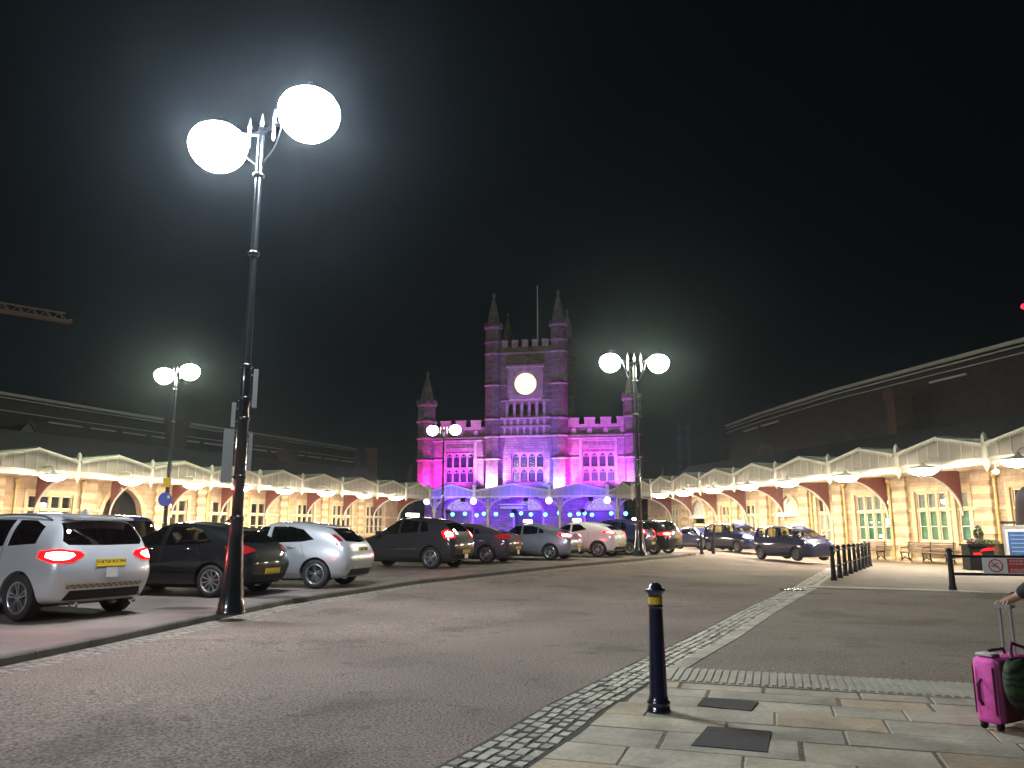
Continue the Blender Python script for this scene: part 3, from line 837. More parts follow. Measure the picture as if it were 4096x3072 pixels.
for x, y in ((-3.78, TF + .35), (3.5, TF + .35), (-3.78, 8.0), (3.5, 8.0)):
    turret(tw, x, y, .93, 23.4, 27.6, [9.0, 11.4, 13.3, 17.05, 20.6, 21.9])
fp = MB(); fp.tube([(.6, 3.5, 20.7), (.6, 3.5, 26.0), (.6, 3.5, 29.3)], [.09, .07, .04], 8); fp.lathe([(0, -.1), (.1, 0), (0, .1)], 8, (.6, 3.5, 29.4))
fp.build('flagpole', mat('white_pole_paint', (.7, .7, .7), .4), tw)
# single storey porch in front, its three arches behind the front canopy
PY = -6.0
pm = MB()
wall_open(pm, -9.6, 10.4, 0, 5.0, PY, PY + .45, [(-7.35, -4.65, 0, 4.6, 3.42), (-.25, 2.45, 0, 4.6, 3.42), (6.75, 9.45, 0, 4.6, 3.42)])
pm.box(-9.6, 10.4, PY + .452, -.002, 4.85, 5.0); pm.box(-9.6, -9.3, PY + .452, -.002, 0, 4.848); pm.box(10.1, 10.4, PY + .452, -.002, 0, 4.848)
porch = pm.build('porch', TSTONE, station)
for a, b in ((-7.35, -4.65), (-.25, 2.45), (6.75, 9.45)):
    s = MB(); A = arch(a, b, 3.42, 4.6, 8); Bo = arch(a - .22, b + .22, 3.42, 4.84, 8)
    for i in range(len(A) - 1):
        s.prism([(A[i][0], PY - .08, A[i][1]), (A[i+1][0], PY - .08, A[i+1][1]), (Bo[i+1][0], PY - .08, Bo[i+1][1]), (Bo[i][0], PY - .08, Bo[i][1])], (0, .076, 0))
    s.box(a - .22, a - .002, PY - .08, PY - .004, 0, 3.419); s.box(b + .002, b + .22, PY - .08, PY - .004, 0, 3.419)
    s.build('arch_surround', TDRESS, porch)
    s = MB(); A2 = arch(a + .02, b - .02, 3.46, 4.57, 8)
    s.prism([(px, PY + .2, pz) for px, pz in A2], (0, .02, 0)); s.build('fanlight', glow('fanlight_glow', (.56, .42, 1), 1.0), porch)
    t = MB(); xm = (a + b) / 2
    for k in range(5):
        xq = a + (b - a) * (k + .5) / 5
        t.tube([(xq + .24 * math.cos(R(q)), PY + .17, 3.75 + .24 * math.sin(R(q))) for q in range(0, 361, 40)], .03, 5)
    for k in (1, 2, 3): 
        xq = a + (b - a) * k / 4; t.tube([(xq + .2 * math.cos(R(q)), PY + .17, 4.15 + .2 * math.sin(R(q))) for q in range(0, 361, 40)], .03, 5)
    t.box(a + .02, b - .02, PY + .1, PY + .3, 3.34, 3.46); t.build('fanlight_tracery', TDRESS, porch)
    dd = MB(); dd.box(a + .02, b - .02, PY + .5, PY + .56, 0, 3.34)
    dd.build('doors', mat('dark_doors', (.03, .025, .05), .4), porch)
# front canopy: three wide gables carried on iron columns
CX, CYF = 1.1, -12.0
val = [-8.5 + CX, -4.05 + CX, 2.95 + CX, 8.2 + CX]
def front_gable(xa, xb, ze=4.5, zv=5.0, zr=5.6):
    x = (xa + xb) / 2; hw = (xb - xa) / 2
    r = MB()
    for sg in (-1, 1):
        r.prism([(x, CYF - .1, zr + .03), (x + sg * hw, CYF - .1, zv + .03), (x + sg * hw, PY - .01, zv + .03), (x, PY - .01, zr + .03)], (0, 0, .06))
        for k in range(1, 12): r.bar((x, CYF + k * .5, zr + .1), (x + sg * hw, CYF + k * .5, zv + .1), .05, .03)
    bay = r.build('canopy_bay', SLATE, station)
    g = MB(); g.prism([(xa + .1, CYF, ze), (xb - .1, CYF, ze), (xb - .1, CYF, zv), (x, CYF, zr), (xa + .1, CYF, zv)], (0, .03, 0)); g.build('gable_panel', CANPANELB, bay)
    b = MB(); nb = int((xb - xa) / .55)
    for k in range(1, nb):
        xx = xa + (xb - xa) * k / nb; b.box(xx - .02, xx + .02, CYF - .03, CYF - .002, ze + .05, zr - (zr - zv) * abs(xx - x) / hw - .02)
    b.box(xa + .1, xb - .1, CYF - .06, CYF - .004, ze - .05, ze + .07); b.build('glazing_bars', CANPAINT, bay)
    l = MB()
    for sg in (-1, 1):
        a = Vector((x, CYF - .14, zr + .05)); e = Vector((x + sg * (hw - .06), CYF - .14, zv + .05)); l.bar(a, e, .06, .11)
        nt = int((e - a).length / .16)
        for k in range(nt):
            q = a + (e - a) * ((k + .5) / nt); l.box(q.x - .045, q.x + .045, CYF - .155, CYF - .125, q.z - .15, q.z - .05)
    l.build('barge_board', CANPAINT, bay)
for a, b in zip(val[:-1], val[1:]): front_gable(a, b)
front_gable(val[-1] + .05, val[-1] + 2.3, 4.55, 4.9, 5.25); front_gable(val[0] - 2.2, val[0] - .05, 4.55, 4.9, 5.25)
cols = [val[0] + .2, -3.04 + CX, 3.72 + CX, 9.0 + CX]
for cx_ in cols:
    p = MB(); y = CYF + 1.4
    p.lathe([(.24, 0), (.24, .25), (.15, .4), (.13, 3.1), (.2, 3.2), (.26, 3.35), (.14, 3.42), (.13, 4.9)], 12, (cx_, y, 0))
    c = p.build('column', CANPAINT, station)
    k = MB()
    for sg in (-1, 1):
        arcp = [(cx_ + sg * (.1 + 1.9 * (1 - math.cos(math.pi / 2 * i / 8))), y, 3.3 + 1.15 * math.sin(math.pi / 2 * i / 8)) for i in range(9)]
        k.tube(arcp, .07, 6); k.bar((cx_, y, 4.48), (cx_ + sg * 2.05, y, 4.48), .1, .12)
        for f in (.25, .5, .75):
            q = arcp[int(f * 8)]; k.bar(q, (q[0], y, 4.45), .05, .05)
        k.bar((cx_ + sg * .12, y, 3.9), (cx_ + sg * 1.2, y, 4.45), .05, .05)
    k.bar((cx_, y, 4.45), (cx_, CYF, 4.45), .1, .12); k.build('column_bracket', CANPAINT, c)
for v_ in val:
    p = MB(); p.box(v_ - .14, v_ + .14, CYF - .12, CYF + .1, 4.35, 5.35); p.lathe([(.15, 0), (.22, .1), (.22, .25), (.1, .34), (.0, .4)], 8, (v_, CYF, 5.35))
    p.build('valley_post', CANPAINT, station)
CM = Matrix.Translation(CO) @ Matrix.Rotation(CANG, 4, 'Z')
def cpos(x, y, z): return CM @ Vector((x, y, z))

sb = empty('station_sign', cpos(.55, CYF + .8, 3.28), CANG); tag(sb, 'dark sign board hanging under the middle front canopy gable', 'sign')
m = MB(); m.box(-1.35, 1.35, -.05, .05, 0, .62); m.build('board', mat('dark_sign_board', (.05, .05, .09), .5), sb)
m = MB(); rg_ = random.Random(3); x = -1.2
while x < .9:
    w = rg_.uniform(.05, .11); m.box(x, x + w, -.06, -.052, .16, .36); x += w + .035
m.box(-1.3, 1.3, -.06, -.052, .5, .58)
m.build('pale_lettering', mat('pale_letter_paint', (.5, .5, .6), .6), sb)
m = MB(); m.tube([(-1, 0, .62), (-1, 0, 1.7)], .02, 6); m.tube([(1, 0, .62), (1, 0, 1.7)], .02, 6); m.build('hanging_rods', DARK, sb)

# white lamps in the valleys, the row of small blue lamps, coloured floodlights on the canopy roof
WG = glow('porch_lamp_glow', (1, .88, .92), 5)
def globe(name, r, gm, loc, lab, cat, grp, rod=.5):
    o = empty(name, loc, CANG); tag(o, lab, cat, grp)
    b = MB(); b.lathe([(0, -r), (r * .5, -r * .87), (r * .87, -r * .5), (r, 0), (r * .87, r * .5), (r * .5, r * .87), (r * .2, r)], 18); b.build('globe', gm, o)
    c = MB(); c.tube([(0, 0, r), (0, 0, r + rod)], .025, 6); c.lathe([(r * .35, r * .85), (r * .3, r * 1.1), (.03, r * 1.2)], 10); c.build('hanging_rod', CANPAINT, o)
    return o
for i, v_ in enumerate(val):
    globe('porch_lamp', .3, WG, cpos(v_, CYF - .35, 4.1), f'white glowing globe lamp under the front canopy valley, {ords[i]} counting from the left', 'lamp', 'white globe lamps of the front canopy')
BG = glow('blue_lamp_glow', (.05, .28, 1), 15)
for i, x in enumerate([-7.06, -5.95, -4.9, -3.95, -2.86, -1.38, -.31, .57, 1.9, 3.37, 4.33, 5.09, 5.75, 6.42, 8.2, 9.6]):
    o = empty('blue_lamp', cpos(x + CX, CYF + 4.0 + (i % 3 - 1) * .5, 3.0 + .08 * math.sin(i * 2.3)), CANG)
    tag(o, 'small glowing blue lamp hanging in the row under the front canopy', 'lamp', 'blue lamps under the front canopy')
    b = MB(); b.lathe([(0, -.2), (.14, -.13), (.2, .02), (.13, .13), (.03, .16)], 10); b.build('globe', BG, o)
    b = MB(); b.tube([(0, 0, .15), (0, 0, 1.75)], .012, 5); b.build('hanging_rod', DARK, o)
def flood(x, y, z, tx, ty, tz, col, P, ang=70, blend=.6, lab='', size=.12):
    p = cpos(x, y, z); t = cpos(tx, ty, tz); d = (t - p).normalized()
    o = empty('floodlight', p); tag(o, lab, 'floodlight', 'coloured floodlights on the station')
    q = d.to_track_quat('-Z', 'Y').to_matrix().to_4x4()
    b = MB(); b.box(-.2, .2, -.15, .15, .03, .16); b.box(-.22, .22, -.17, .17, -.02, .03)
    for k in range(5): b.box(-.16 + k * .08, -.14 + k * .08, -.14, .14, .16, .21)
    b.v = [tuple((q @ Vector(v))) for v in b.v]; b.build('housing', DARK, o)
    b = MB(); b.box(-.17, .17, -.12, .12, -.03, -.021); b.v = [tuple((q @ Vector(v))) for v in b.v]; b.build('lens', glow('flood_lens_%d%d%d' % tuple(int(c * 9) for c in col), col, 6), o)
    b = MB(); b.tube([(0, 0, 0), (0, 0, -.35)], .03, 6); b.box(-.15, .15, -.1, .1, -.38, -.35); b.build('stand', DARK, o)
    l = bpy.data.lights.new('flood_lamp', 'SPOT'); l.energy = P; l.color = col; l.spot_size = R(ang); l.spot_blend = blend; l.shadow_soft_size = size
    lo = bpy.data.objects.new('flood_lamp', l); COL.objects.link(lo); lo.parent = o; lo.location = d * .05
    lo.rotation_euler = d.to_track_quat('-Z', 'Y').to_euler()
MAG = (1, .02, .62); PINK = (1, .20, .85); VIO = (.36, .06, 1); BLU = (.10, .12, 1); WV = (.85, .36, 1)
FL = [(-10.8, -1.9, 5.4, -10.7, 0, 8.2, MAG, 1500, 'hot magenta floodlight at the foot of the left corner turret'),
      (-7.6, -3.0, 5.4, -7.6, 0, 8.6, (.62, .05, .95), 1300, 'pink floodlight below the left traceried window'),
      (-3.9, -1.9, 5.4, -3.8, -.3, 7.6, WV, 2400, 'white violet floodlight blazing at the left tower buttress'),
      (-.6, -3.4, 5.4, -.3, 0, 9.2, VIO, 1900, 'violet floodlight below the middle window of the tower'),
      (2.3, -2.4, 5.4, 2.2, 0, 8.4, BLU, 1100, 'blue floodlight below the right edge of the middle window'),
      (3.6, -1.9, 5.4, 3.5, -.3, 7.2, WV, 1300, 'white violet floodlight at the right tower buttress'),
      (5.0, -1.9, 5.4, 5.0, 0, 8.0, MAG, 1400, 'magenta floodlight between the tower and right window'),
      (7.6, -3.0, 5.4, 7.6, 0, 9.0, (.60, .07, 1), 1900, 'lilac floodlight below the right traceried window'),
      (10.4, -2.2, 5.4, 10.5, 0, 8.0, (.50, .10, 1), 2000, 'violet floodlight at the foot of the right corner turret'),
      (-3.0, -5.5, 5.5, -1.8, -.5, 15.5, (.5, .10, .85), 2600, 'purple floodlight tilted up at the left side of the clock tower'),
      (3.0, -5.5, 5.5, 1.8, -.5, 15.5, (.30, .12, 1), 2600, 'indigo floodlight tilted up at the right side of the clock tower')]
for x, y, z, tx, ty, tz, c, P, lab in FL: flood(x, y, z, tx, ty, tz, c, P * (4.6 if P != 2600 else 0.65), 95 if P != 2600 else 60, .7, lab)
for i, x in enumerate([-5.0, 1.1, 7.2]):
    flood(x + .4, CYF + 2.2, 4.3, x + .4, PY, 2.4, (.17, .008, 1), 4200, 150, .5, f'violet floodlight under the {["left", "middle", "right"][i]} gable of the front canopy')
for i, x in enumerate([-5.0, 1.1, 7.2]):
    flood(x, CYF - 1.6, 3.2, x, CYF, 5.1, (.13, .05, 1), 1700, 130, .6, f'small violet floodlight in front of the {["left", "middle", "right"][i]} canopy gable')

# ------------------------------------------------------------------ train sheds and roofs behind the wings
def shed(label, P, zt, z0, drop, inward, piers_, gables_):
    """long dark wall under a glazed shed roof: pale gutter along the top, a second pale line lower down"""
    root = empty('train_shed', (P[0][0], P[0][1], 0)); tag(root, label, 'building')
    o = Vector((P[0][0], P[0][1], 0))
    Q = [Vector((x, y, 0)) - o for x, y in P]; Inn = Vector(inward)
    w = MB(); g = MB(); s = MB(); rf = MB()
    for a, b in zip(Q[:-1], Q[1:]):
        w.face([a + Vector((0, 0, z0)), b + Vector((0, 0, z0)), b + Vector((0, 0, zt - .4)), a + Vector((0, 0, zt - .4))])
        w.face([a + Inn + Vector((0, 0, z0)), b + Inn + Vector((0, 0, z0)), b + Inn + Vector((0, 0, zt - .4)), a + Inn + Vector((0, 0, zt - .4))])
        g.bar(a + Vector((0, 0, zt)), b + Vector((0, 0, zt)), .34, .24)
        g.bar(a - Inn * .03 + Vector((0, 0, zt - .3)), b - Inn * .03 + Vector((0, 0, zt - .3)), .1, .1)
        L = (b - a).length; n = max(2, int(L / 3.2))
        for k in range(n):
            if random.random() < .3: continue
            p, q = a + (b - a) * (k + .06) / n, a + (b - a) * (k + .86) / n
            s.bar(p - Inn * .05 + Vector((0, 0, zt - drop)), q - Inn * .05 + Vector((0, 0, zt - drop)), .16, .12)
        s.bar(a - Inn * .04 + Vector((0, 0, zt - drop + .45)), b - Inn * .04 + Vector((0, 0, zt - drop + .45)), .06, .06)
        for k in range(6):                          # curved roof going back
            t0, t1 = R(15 * k), R(15 * k + 15)
            f0 = lambda t: Inn * (6 * math.sin(t) if False else 8 * (1 - math.cos(t))) + Vector((0, 0, zt + .12 + 0 * t))
            pa = Inn * (12 * k / 6) + Vector((0, 0, zt - .3 - .1 * k)); pb = Inn * (12 * (k + 1) / 6) + Vector((0, 0, zt - .4 - .1 * k))
            rf.face([a + pa, b + pa, b + pb, a + pb])
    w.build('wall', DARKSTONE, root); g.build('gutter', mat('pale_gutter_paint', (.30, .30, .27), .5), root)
    s.build('eaves_rail', mat('pale_rail_paint', (.36, .36, .38), .45), root); rf.build('roof', SLATE, root)
    for x, y, w_, z in piers_:
        p = MB(); p.box(-w_ / 2, w_ / 2, -w_ / 2, w_ / 2, 0, z - .6); p.box(-w_ * .6, w_ * .6, -w_ * .6, w_ * .6, z - .6, z)
        pp = p.build('brick_pier', stone('pier_brick', (.075, .038, .028), (.06, .03, .022), (.04, .028, .022), .3, .1), root); pp.location = (x - o.x, y - o.y, 0)
    for x, y, ang, w_, zb, za in gables_:
        p = MB(); p.prism([(-w_/2, 0, 3.5), (w_/2, 0, 3.5), (w_/2, 0, zb), (0, 0, za), (-w_/2, 0, zb)], (0, 3, 0))
        p.bar((-w_/2 - .1, -.05, zb), (0, -.05, za + .1), .2, .12); p.bar((w_/2 + .1, -.05, zb), (0, -.05, za + .1), .2, .12)
        pp = p.build('stone_gable', DARKSTONE, root); pp.location = (x - o.x, y - o.y, 0); pp.rotation_euler = (0, 0, ang)
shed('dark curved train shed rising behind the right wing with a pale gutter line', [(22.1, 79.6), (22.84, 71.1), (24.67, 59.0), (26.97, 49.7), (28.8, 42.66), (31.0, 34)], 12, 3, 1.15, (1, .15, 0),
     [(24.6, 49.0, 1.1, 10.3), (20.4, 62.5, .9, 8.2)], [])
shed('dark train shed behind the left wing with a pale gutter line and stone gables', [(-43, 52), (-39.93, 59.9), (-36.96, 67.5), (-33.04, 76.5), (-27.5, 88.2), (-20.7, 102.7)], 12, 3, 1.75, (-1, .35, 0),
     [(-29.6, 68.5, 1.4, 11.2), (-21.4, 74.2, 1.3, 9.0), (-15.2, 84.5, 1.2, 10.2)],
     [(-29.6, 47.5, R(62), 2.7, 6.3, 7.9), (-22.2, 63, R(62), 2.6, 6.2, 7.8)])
for nm, x, y, z, c, lab in (('stone_finial', -10.2, 78.5, 8.4, 1, 'small stone gable finial lit dim magenta beside the left corner turret'),
                            ('stone_finial', 15.1, 77.5, 8.3, 2, 'small stone gable finial lit dim blue right of the station building')):
    m = MB(); m.lathe([(.4, 3), (.4, z - 2.3), (.6, z - 2.2), (.5, z - 2.0), (.1, z - .5)], 6, (x, y, 0), sm=False)
    o = m.build(nm, DARKSTONE); tag(o, lab, 'finial', 'small stone finials beside the station')
mast = empty('scaffold_tower', (18.6, 84, 0)); tag(mast, 'slender scaffold tower of thin poles standing behind the right wing, faintly blue', 'scaffold')
m = MB()
for x in (-.5, .5):
    for y in (-.5, .5): m.tube([(x, y, 3), (x, y, 12.8)], .045, 6)
STEELD = mat('dull_steel', (.06, .07, .10), .6)
m.build('standards', STEELD, mast)
for k in range(9):
    m = MB(); z = 4.2 + k * 1.0
    m.bar((-1.0, -.5, z), (.55, -.5, z), .06, .06); m.bar((-.5, -.55, z), (-.5, .55, z), .06, .06)
    if k % 3 == 1: m.bar((-.5, -.5, z), (2.0, -.5, z), .07, .07); m.bar((.9, -.5, z - 1), (2.0, -.5, z), .05, .05)
    m.build('ledger', STEELD, mast)
# red warning light on a mast at the right, brown soffit of a block at far left
am = empty('warning_mast', (41.5, 61, 0)); tag(am, 'tall thin mast carrying a red warning light at the right edge above the shed', 'mast')
m = MB(); m.tube([(0, 0, 0), (0, 0, 19.0)], [.25, .12], 8); m.build('pole', DARK, am)
m = MB(); m.lathe([(0, -.22), (.2, -.12), (.23, .04), (.14, .2), (0, .24)], 12, (0, 0, 19.3)); m.build('red_lamp', glow('red_warning_glow', (1, .02, .05), 4), am)
ab = empty('tower_crane', (-55.6, 95, 0), R(43)); tag(ab, 'faint brown crane jib reaching in from the left edge of the dark sky', 'crane')
TAN = mat('crane_tan_paint', (.55, .36, .24), .6)
m = MB(); 
for x in (-41, -39.6):
    for y in (-.7, .7): m.bar((x, y, 0), (x, y, 27.2), .22, .22)
for k in range(18): m.bar((-41, -.7, 1.5 * k), (-39.6, -.7, 1.5 * k + 1.5), .12, .12); m.bar((-41, .7, 1.5 * k + 1.5), (-39.6, .7, 1.5 * k), .12, .12)
m.build('mast', TAN, ab)
m = MB()
m.bar((-46, -.55, 27.2), (0, -.55, 27.2), .22, .3); m.bar((-46, .55, 27.2), (0, .55, 27.2), .22, .3); m.bar((-46, 0, 28.2), (-.6, 0, 28.2), .2, .2)
for k in range(30):
    x = -45.5 + k * 1.5
    for y in (-.55, .55): m.bar((x, y, 27.25), (x + .75, 0, 28.2), .1, .1); m.bar((x + .75, 0, 28.2), (x + 1.5, y, 27.25), .1, .1)
m.bar((0, -.6, 27.25), (0, .6, 27.25), .25, .5)
m.build('jib', TAN, ab)
# ------------------------------------------------------------------ twin headed street lamps
def street_lamp(loc, ang, zl, half, r, S, label, k=1.0, gname='near'):
    """fluted cast base, tapered column with collars, cross arm with spike finials, a glowing bowl lantern at each end"""
    root = empty('street_lamp', loc, ang); tag(root, label, 'street lamp', 'twin headed street lamps')
    top = zl + .05
    b = MB(); b.lathe([(.235*k, 0), (.235*k, .04), (.222*k, .06), (.19*k, .30), (.155*k, .70), (.125*k, 1.15), (.11*k, 1.5), (.12*k, 1.52), (.12*k, 1.58), (.095*k, 1.6)], 18); b.build('lamp_base', BLACK, root)
    c = MB(); c.lathe([(.093*k, 1.55), (.088*k, zl * .49), (.068*k, zl * .50), (.055*k, top - .35), (.055*k, top + .05)], 14)
    for z in (2.2, 3.2, 3.55, zl * .48, zl * .72, zl - .9): c.lathe([(.08*k, 0), (.108*k, .03), (.108*k, .06), (.08*k, .09)], 12, (0, 0, z))
    c.build('column', BLACK, root)
    a = MB()
    for s in (-1, 1):
        a.tube([(0, 0, top - .1), (s * half * .35, 0, top + .03), (s * half * .75, 0, top + .22*k), (s * half, 0, top + .18*k)], .026*k, 7)
        a.tube([(0, 0, top - .75*k), (s * half * .3, 0, top - .45*k), (s * half * .5, 0, top + .1)], .016*k, 6)
    a.bar((-half * .5, 0, top - .02), (half * .5, 0, top - .02), .03*k, .04*k); a.build('cross_arm', BLACK, root)
    f = MB()
    for x in (-half * .27, 0, half * .27): f.lathe([(.012, -.3*k), (.028*k, -.25*k), (.028*k, .1*k), (.04*k, .12*k), (.012, .3*k), (0, .34*k)], 8, (x, 0, top))
    f.build('finials', ALLOY, root)
    gm = glow('street_lamp_glow_' + gname, (.84, .92, 1) if gname == 'near' else (.95, 1, .74), S)
    for s in (-1, 1):
        l = MB(); l.lathe([(0, -.86*r), (.28*r, -.82*r), (.53*r, -.70*r), (.76*r, -.50*r), (.93*r, -.24*r), (r, .04*r), (.96*r, .32*r), (.82*r, .56*r), (.58*r, .74*r), (.3*r, .84*r)], 26, (s * half, 0, zl)); lo = l.build('lantern', gm, root)
        l = MB(); l.lathe([(.36*r, .80*r), (.34*r, .92*r), (.16*r, 1.0*r), (.08*r, 1.2*r), (0, 1.25*r)], 14, (s * half, 0, zl)); l.build('lantern_cap', BLACK, lo)
    return root
near = street_lamp((-4.64, 13.35, .14), R(-30), 8.6, 1.19, .54, 265, 'tall black twin street lamp nearest the camera carrying grey antenna boxes, blazing white')
GREYBOX = mat('antenna_grey', (.20, .21, .22), .6)
cr = Matrix.Rotation(R(30 + 19), 3, 'Z')
def abox(x, y, z0, z1, w, d):
    m_ = MB(); m_.box(-w/2, w/2, -d/2, d/2, z0, z1)
    for z in (z0 + .1, z1 - .1): m_.bar((0, 0, z), (-x * .9, -y * .9, z), .05, .03)
    m_.v = [tuple(cr @ (Vector(v) + Vector((x, y, 0)))) for v in m_.v]; m_.build('antenna_box', GREYBOX, near)
abox(-.215, 0, 2.15, 3.05, .17, .16); abox(-.165, .02, 3.10, 3.52, .07, .10); abox(.165, 0, 3.45, 4.12, .08, .16); abox(.145, 0, 2.36, 3.0, .06, .10)
street_lamp((5.85, 36.5, .33), R(4), 9.0, 1.17, .50, 190, 'twin street lamp standing at the end of the car row, right of the clock tower', 1.45, 'far')
street_lamp((-18.4, 42.0, .3), R(-30), 9.6, 1.08, .50, 190, 'twin street lamp on the left carrying a round blue sign on its post', 1.2, 'far')
street_lamp((-5.8, 66, .23), R(-12), 9.6, 1.0, .50, 26, 'twin street lamp farthest away, small in front of the left corner turret', 1.2, 'distant')
street_lamp((-13.2, -2.5, .1), R(-30), 8.6, 1.19, .54, 265, 'twin street lamp of the same row standing outside the frame on the left', 1.0, 'near')
s = empty('round_sign', (-18.42, 41.82, 3.1)); tag(s, 'round blue traffic sign fixed low on the left twin street lamp', 'sign')
def disk(mb, r, y, z, cz=0, n=24, t=.02, m=0): mb.prism([(r * math.cos(2*math.pi*i/n), y, cz + r * math.sin(2*math.pi*i/n)) for i in range(n)], (0, t, 0), m)
m = MB(); disk(m, .37, 0, 0); m.build('blue_disc', mat('sign_blue', (.03, .07, .45), .4), s)
m = MB(); m.box(.12, .24, -.006, -.002, .05, .2); m.build('white_mark', SASH, s)
m = MB(); m.box(-.12, .12, .021, .06, -.1, .1); m.build('clip', ALLOY, s)
s = empty('yellow_sign', (-18.38, 41.8, 3.75)); tag(s, 'small yellow notice plate above the round blue sign on the left lamp post', 'sign')
m = MB(); m.box(-.22, .22, 0, .02, 0, .5); m.build('plate', mat('sign_yellow', (.6, .45, .02), .4), s)
m = MB(); m.box(-.12, .12, .021, .06, .15, .3); m.build('clip', ALLOY, s)

# ------------------------------------------------------------------ bollards and rails
def bollard(loc, label, group=None, band=True, body=None):
    root = empty('bollard', loc); tag(root, label, 'bollard', group)
    body = body or BLACK
    b = MB()
    b.lathe([(.102, 0), (.102, .022), (.094, .03), (.094, .05), (.086, .06), (.098, .068), (.098, .085), (.083, .1), (.080, .125), (.076, .14), (.058, .835), (.057, .846), (.066, .85), (.066, .862), (.058, .866), (.058, .935), (.060, .95), (.068, .963), (.090, .985), (.091, .998), (.070, 1.003), (.062, 1.012), (.05, 1.035), (.026, 1.05), (0, 1.054)], 28)
    b.build('post', body, root)
    if band:
        b = MB(); b.lathe([(.0595, .872), (.0595, .93)], 28, caps=False); b.build('yellow_band', YELLOW, root)
    return root
nb = bollard((1.23, 6.92, .004), 'navy black bollard with a yellow band, standing alone on the flagstones in front', None, True, NAVY)
proto = None
A = Vector((9.85, 24.56)); B_ = Vector((15.9, 35.5)); NB = 9
row = []
for i in range(NB):
    p = A + (B_ - A) * i / (NB - 1); row.append(p)
    if proto is None: proto = o = bollard((0, 0, 0), '', 'row', False, DARK)
    else: o = copy_tree(proto)
    o.location = (p.x, p.y, gr(p.x, p.y) + .01)
    tag(o, 'black bollard in the railed row beside the crossing, ' + ('nearest the camera' if i == 0 else f'{ords[i]} from the near end'), 'bollard', 'railed row of black bollards')
g = empty('guard_rail', (A.x, A.y, gr(A.x, A.y))); tag(g, 'black guard rails linking the row of bollards towards the right wing', 'railing')
for i in range(NB - 1):
    m = MB()
    for z in (.42, .90):
        a, b = row[i] - A, row[i+1] - A
        m.tube([(a.x, a.y, z), (b.x, b.y, z)], .026, 6)
    m.build('rail', DARK, g)
c = copy_tree(proto); c.location = (11.21, 20.45, gr(11.21, 20.45) + .01); c['label'] = 'black bollard at the corner of the far footway holding the rails with the red sign'
c['category'] = 'bollard'
if 'group' in c.keys(): del c['group']
for i, (x, y) in enumerate([(11.05, 39.6), (10.3, 38.9)]):
    o = copy_tree(proto); o.location = (x - 1.0, y + .2, gi(40)); tag(o, f'small black bollard at the tip of the island, {["right", "left"][i]} of the pair', 'bollard', 'bollards at the island tip')
g = empty('guard_rail', (11.21, 20.45, gr(11.2, 20.4))); tag(g, 'low black two bar railing behind the pink suitcase, carrying the red and white sign', 'railing')
for z in (.42, .86):
    m = MB(); m.bar((0, 0, z), (5.5, -1.5, z), .05, .07); m.build('rail', BLACK, g)
m = MB(); m.bar((5.5, -1.5, 0), (5.5, -1.5, .95), .08, .08); m.build('post', BLACK, g)
sg = empty('warning_sign', (11.21, 20.45, gr(11.2, 20.4)), math.atan2(-1.5, 5.5)); tag(sg, 'white sign with a red prohibition ring and red panel on the low railing', 'sign')
m = MB(); m.box(.72, 2.8, -.06, -.035, .44, .83); m.build('sign_plate', mat('sign_white', (.66, .66, .62), .4), sg)
m = MB(); n = 28
ringv = lambda r: [(1.01 + r * math.cos(2*math.pi*i/n), -.064, .635 + r * math.sin(2*math.pi*i/n)) for i in range(n)]
a_, b_ = ringv(.165), ringv(.135)
for i in range(n): m.face([a_[i], a_[(i+1) % n], b_[(i+1) % n], b_[i]])
m.bar((1.01 - .1, -.065, .635 + .1), (1.01 + .1, -.065, .635 - .1), .004, .026)
m.build('red_ring', mat('sign_red', (.55, .03, .03), .4), sg)
m = MB(); m.bar((.91, -.0625, .64), (1.08, -.0625, .60), .003, .04); m.bar((.97, -.0625, .66), (1.07, -.0625, .70), .003, .03); m.build('pictogram', mat('sign_grey', (.2, .2, .19), .5), sg)
m = MB(); m.box(1.27, 2.75, -.066, -.0605, .46, .81); m.build('red_panel', mat('sign_red_panel', (.50, .06, .05), .4), sg)
m = MB(); rr_ = random.Random(9)
for z in (.755, .685, .545, .495):
    x = 1.33
    while x < 2.5:
        w = rr_.uniform(.03, .09); m.box(x, min(x + w, 2.65), -.0685, -.0665, z - .017, z + .017); x += w + .02
m.build('white_lettering', mat('sign_letter', (.58, .42, .40), .5), sg)

# ------------------------------------------------------------------ planters, board, benches
def leaves(mb, c, rx, ry, rz, n, size, ms, rng):
    for _ in range(n):
        while True:
            p = Vector((rng.uniform(-1, 1), rng.uniform(-1, 1), rng.uniform(-1, 1)))
            if .35 < p.length < 1: break
        q = Vector(c) + Vector((p.x * rx, p.y * ry, p.z * rz))
        a = Vector((rng.uniform(-1, 1), rng.uniform(-1, 1), rng.uniform(-.6, 1))).normalized() * size * rng.uniform(.6, 1.3)
        b = a.cross(Vector((rng.uniform(-1, 1), rng.uniform(-1, 1), rng.uniform(-1, 1)))).normalized() * size * .4
        mb.face([q - a * .5, q + b, q + a * .5, q - b], rng.choice(ms))
LEAF = mat('leaf_green', (.045, .085, .022), .5); LEAFD = mat('leaf_dark', (.025, .05, .014), .5); LEAFB = mat('leaf_grey_green', (.10, .12, .06), .6); PETAL = mat('magenta_petal', (.26, .05, .13), .5)
rl = random.Random(5)
pl = empty('planter', (18.5, 31.7, gr(18.5, 31.7) + .02), R(-12)); tag(pl, 'square black planter with two red patches, holding flowers and a clipped conical shrub', 'planter')
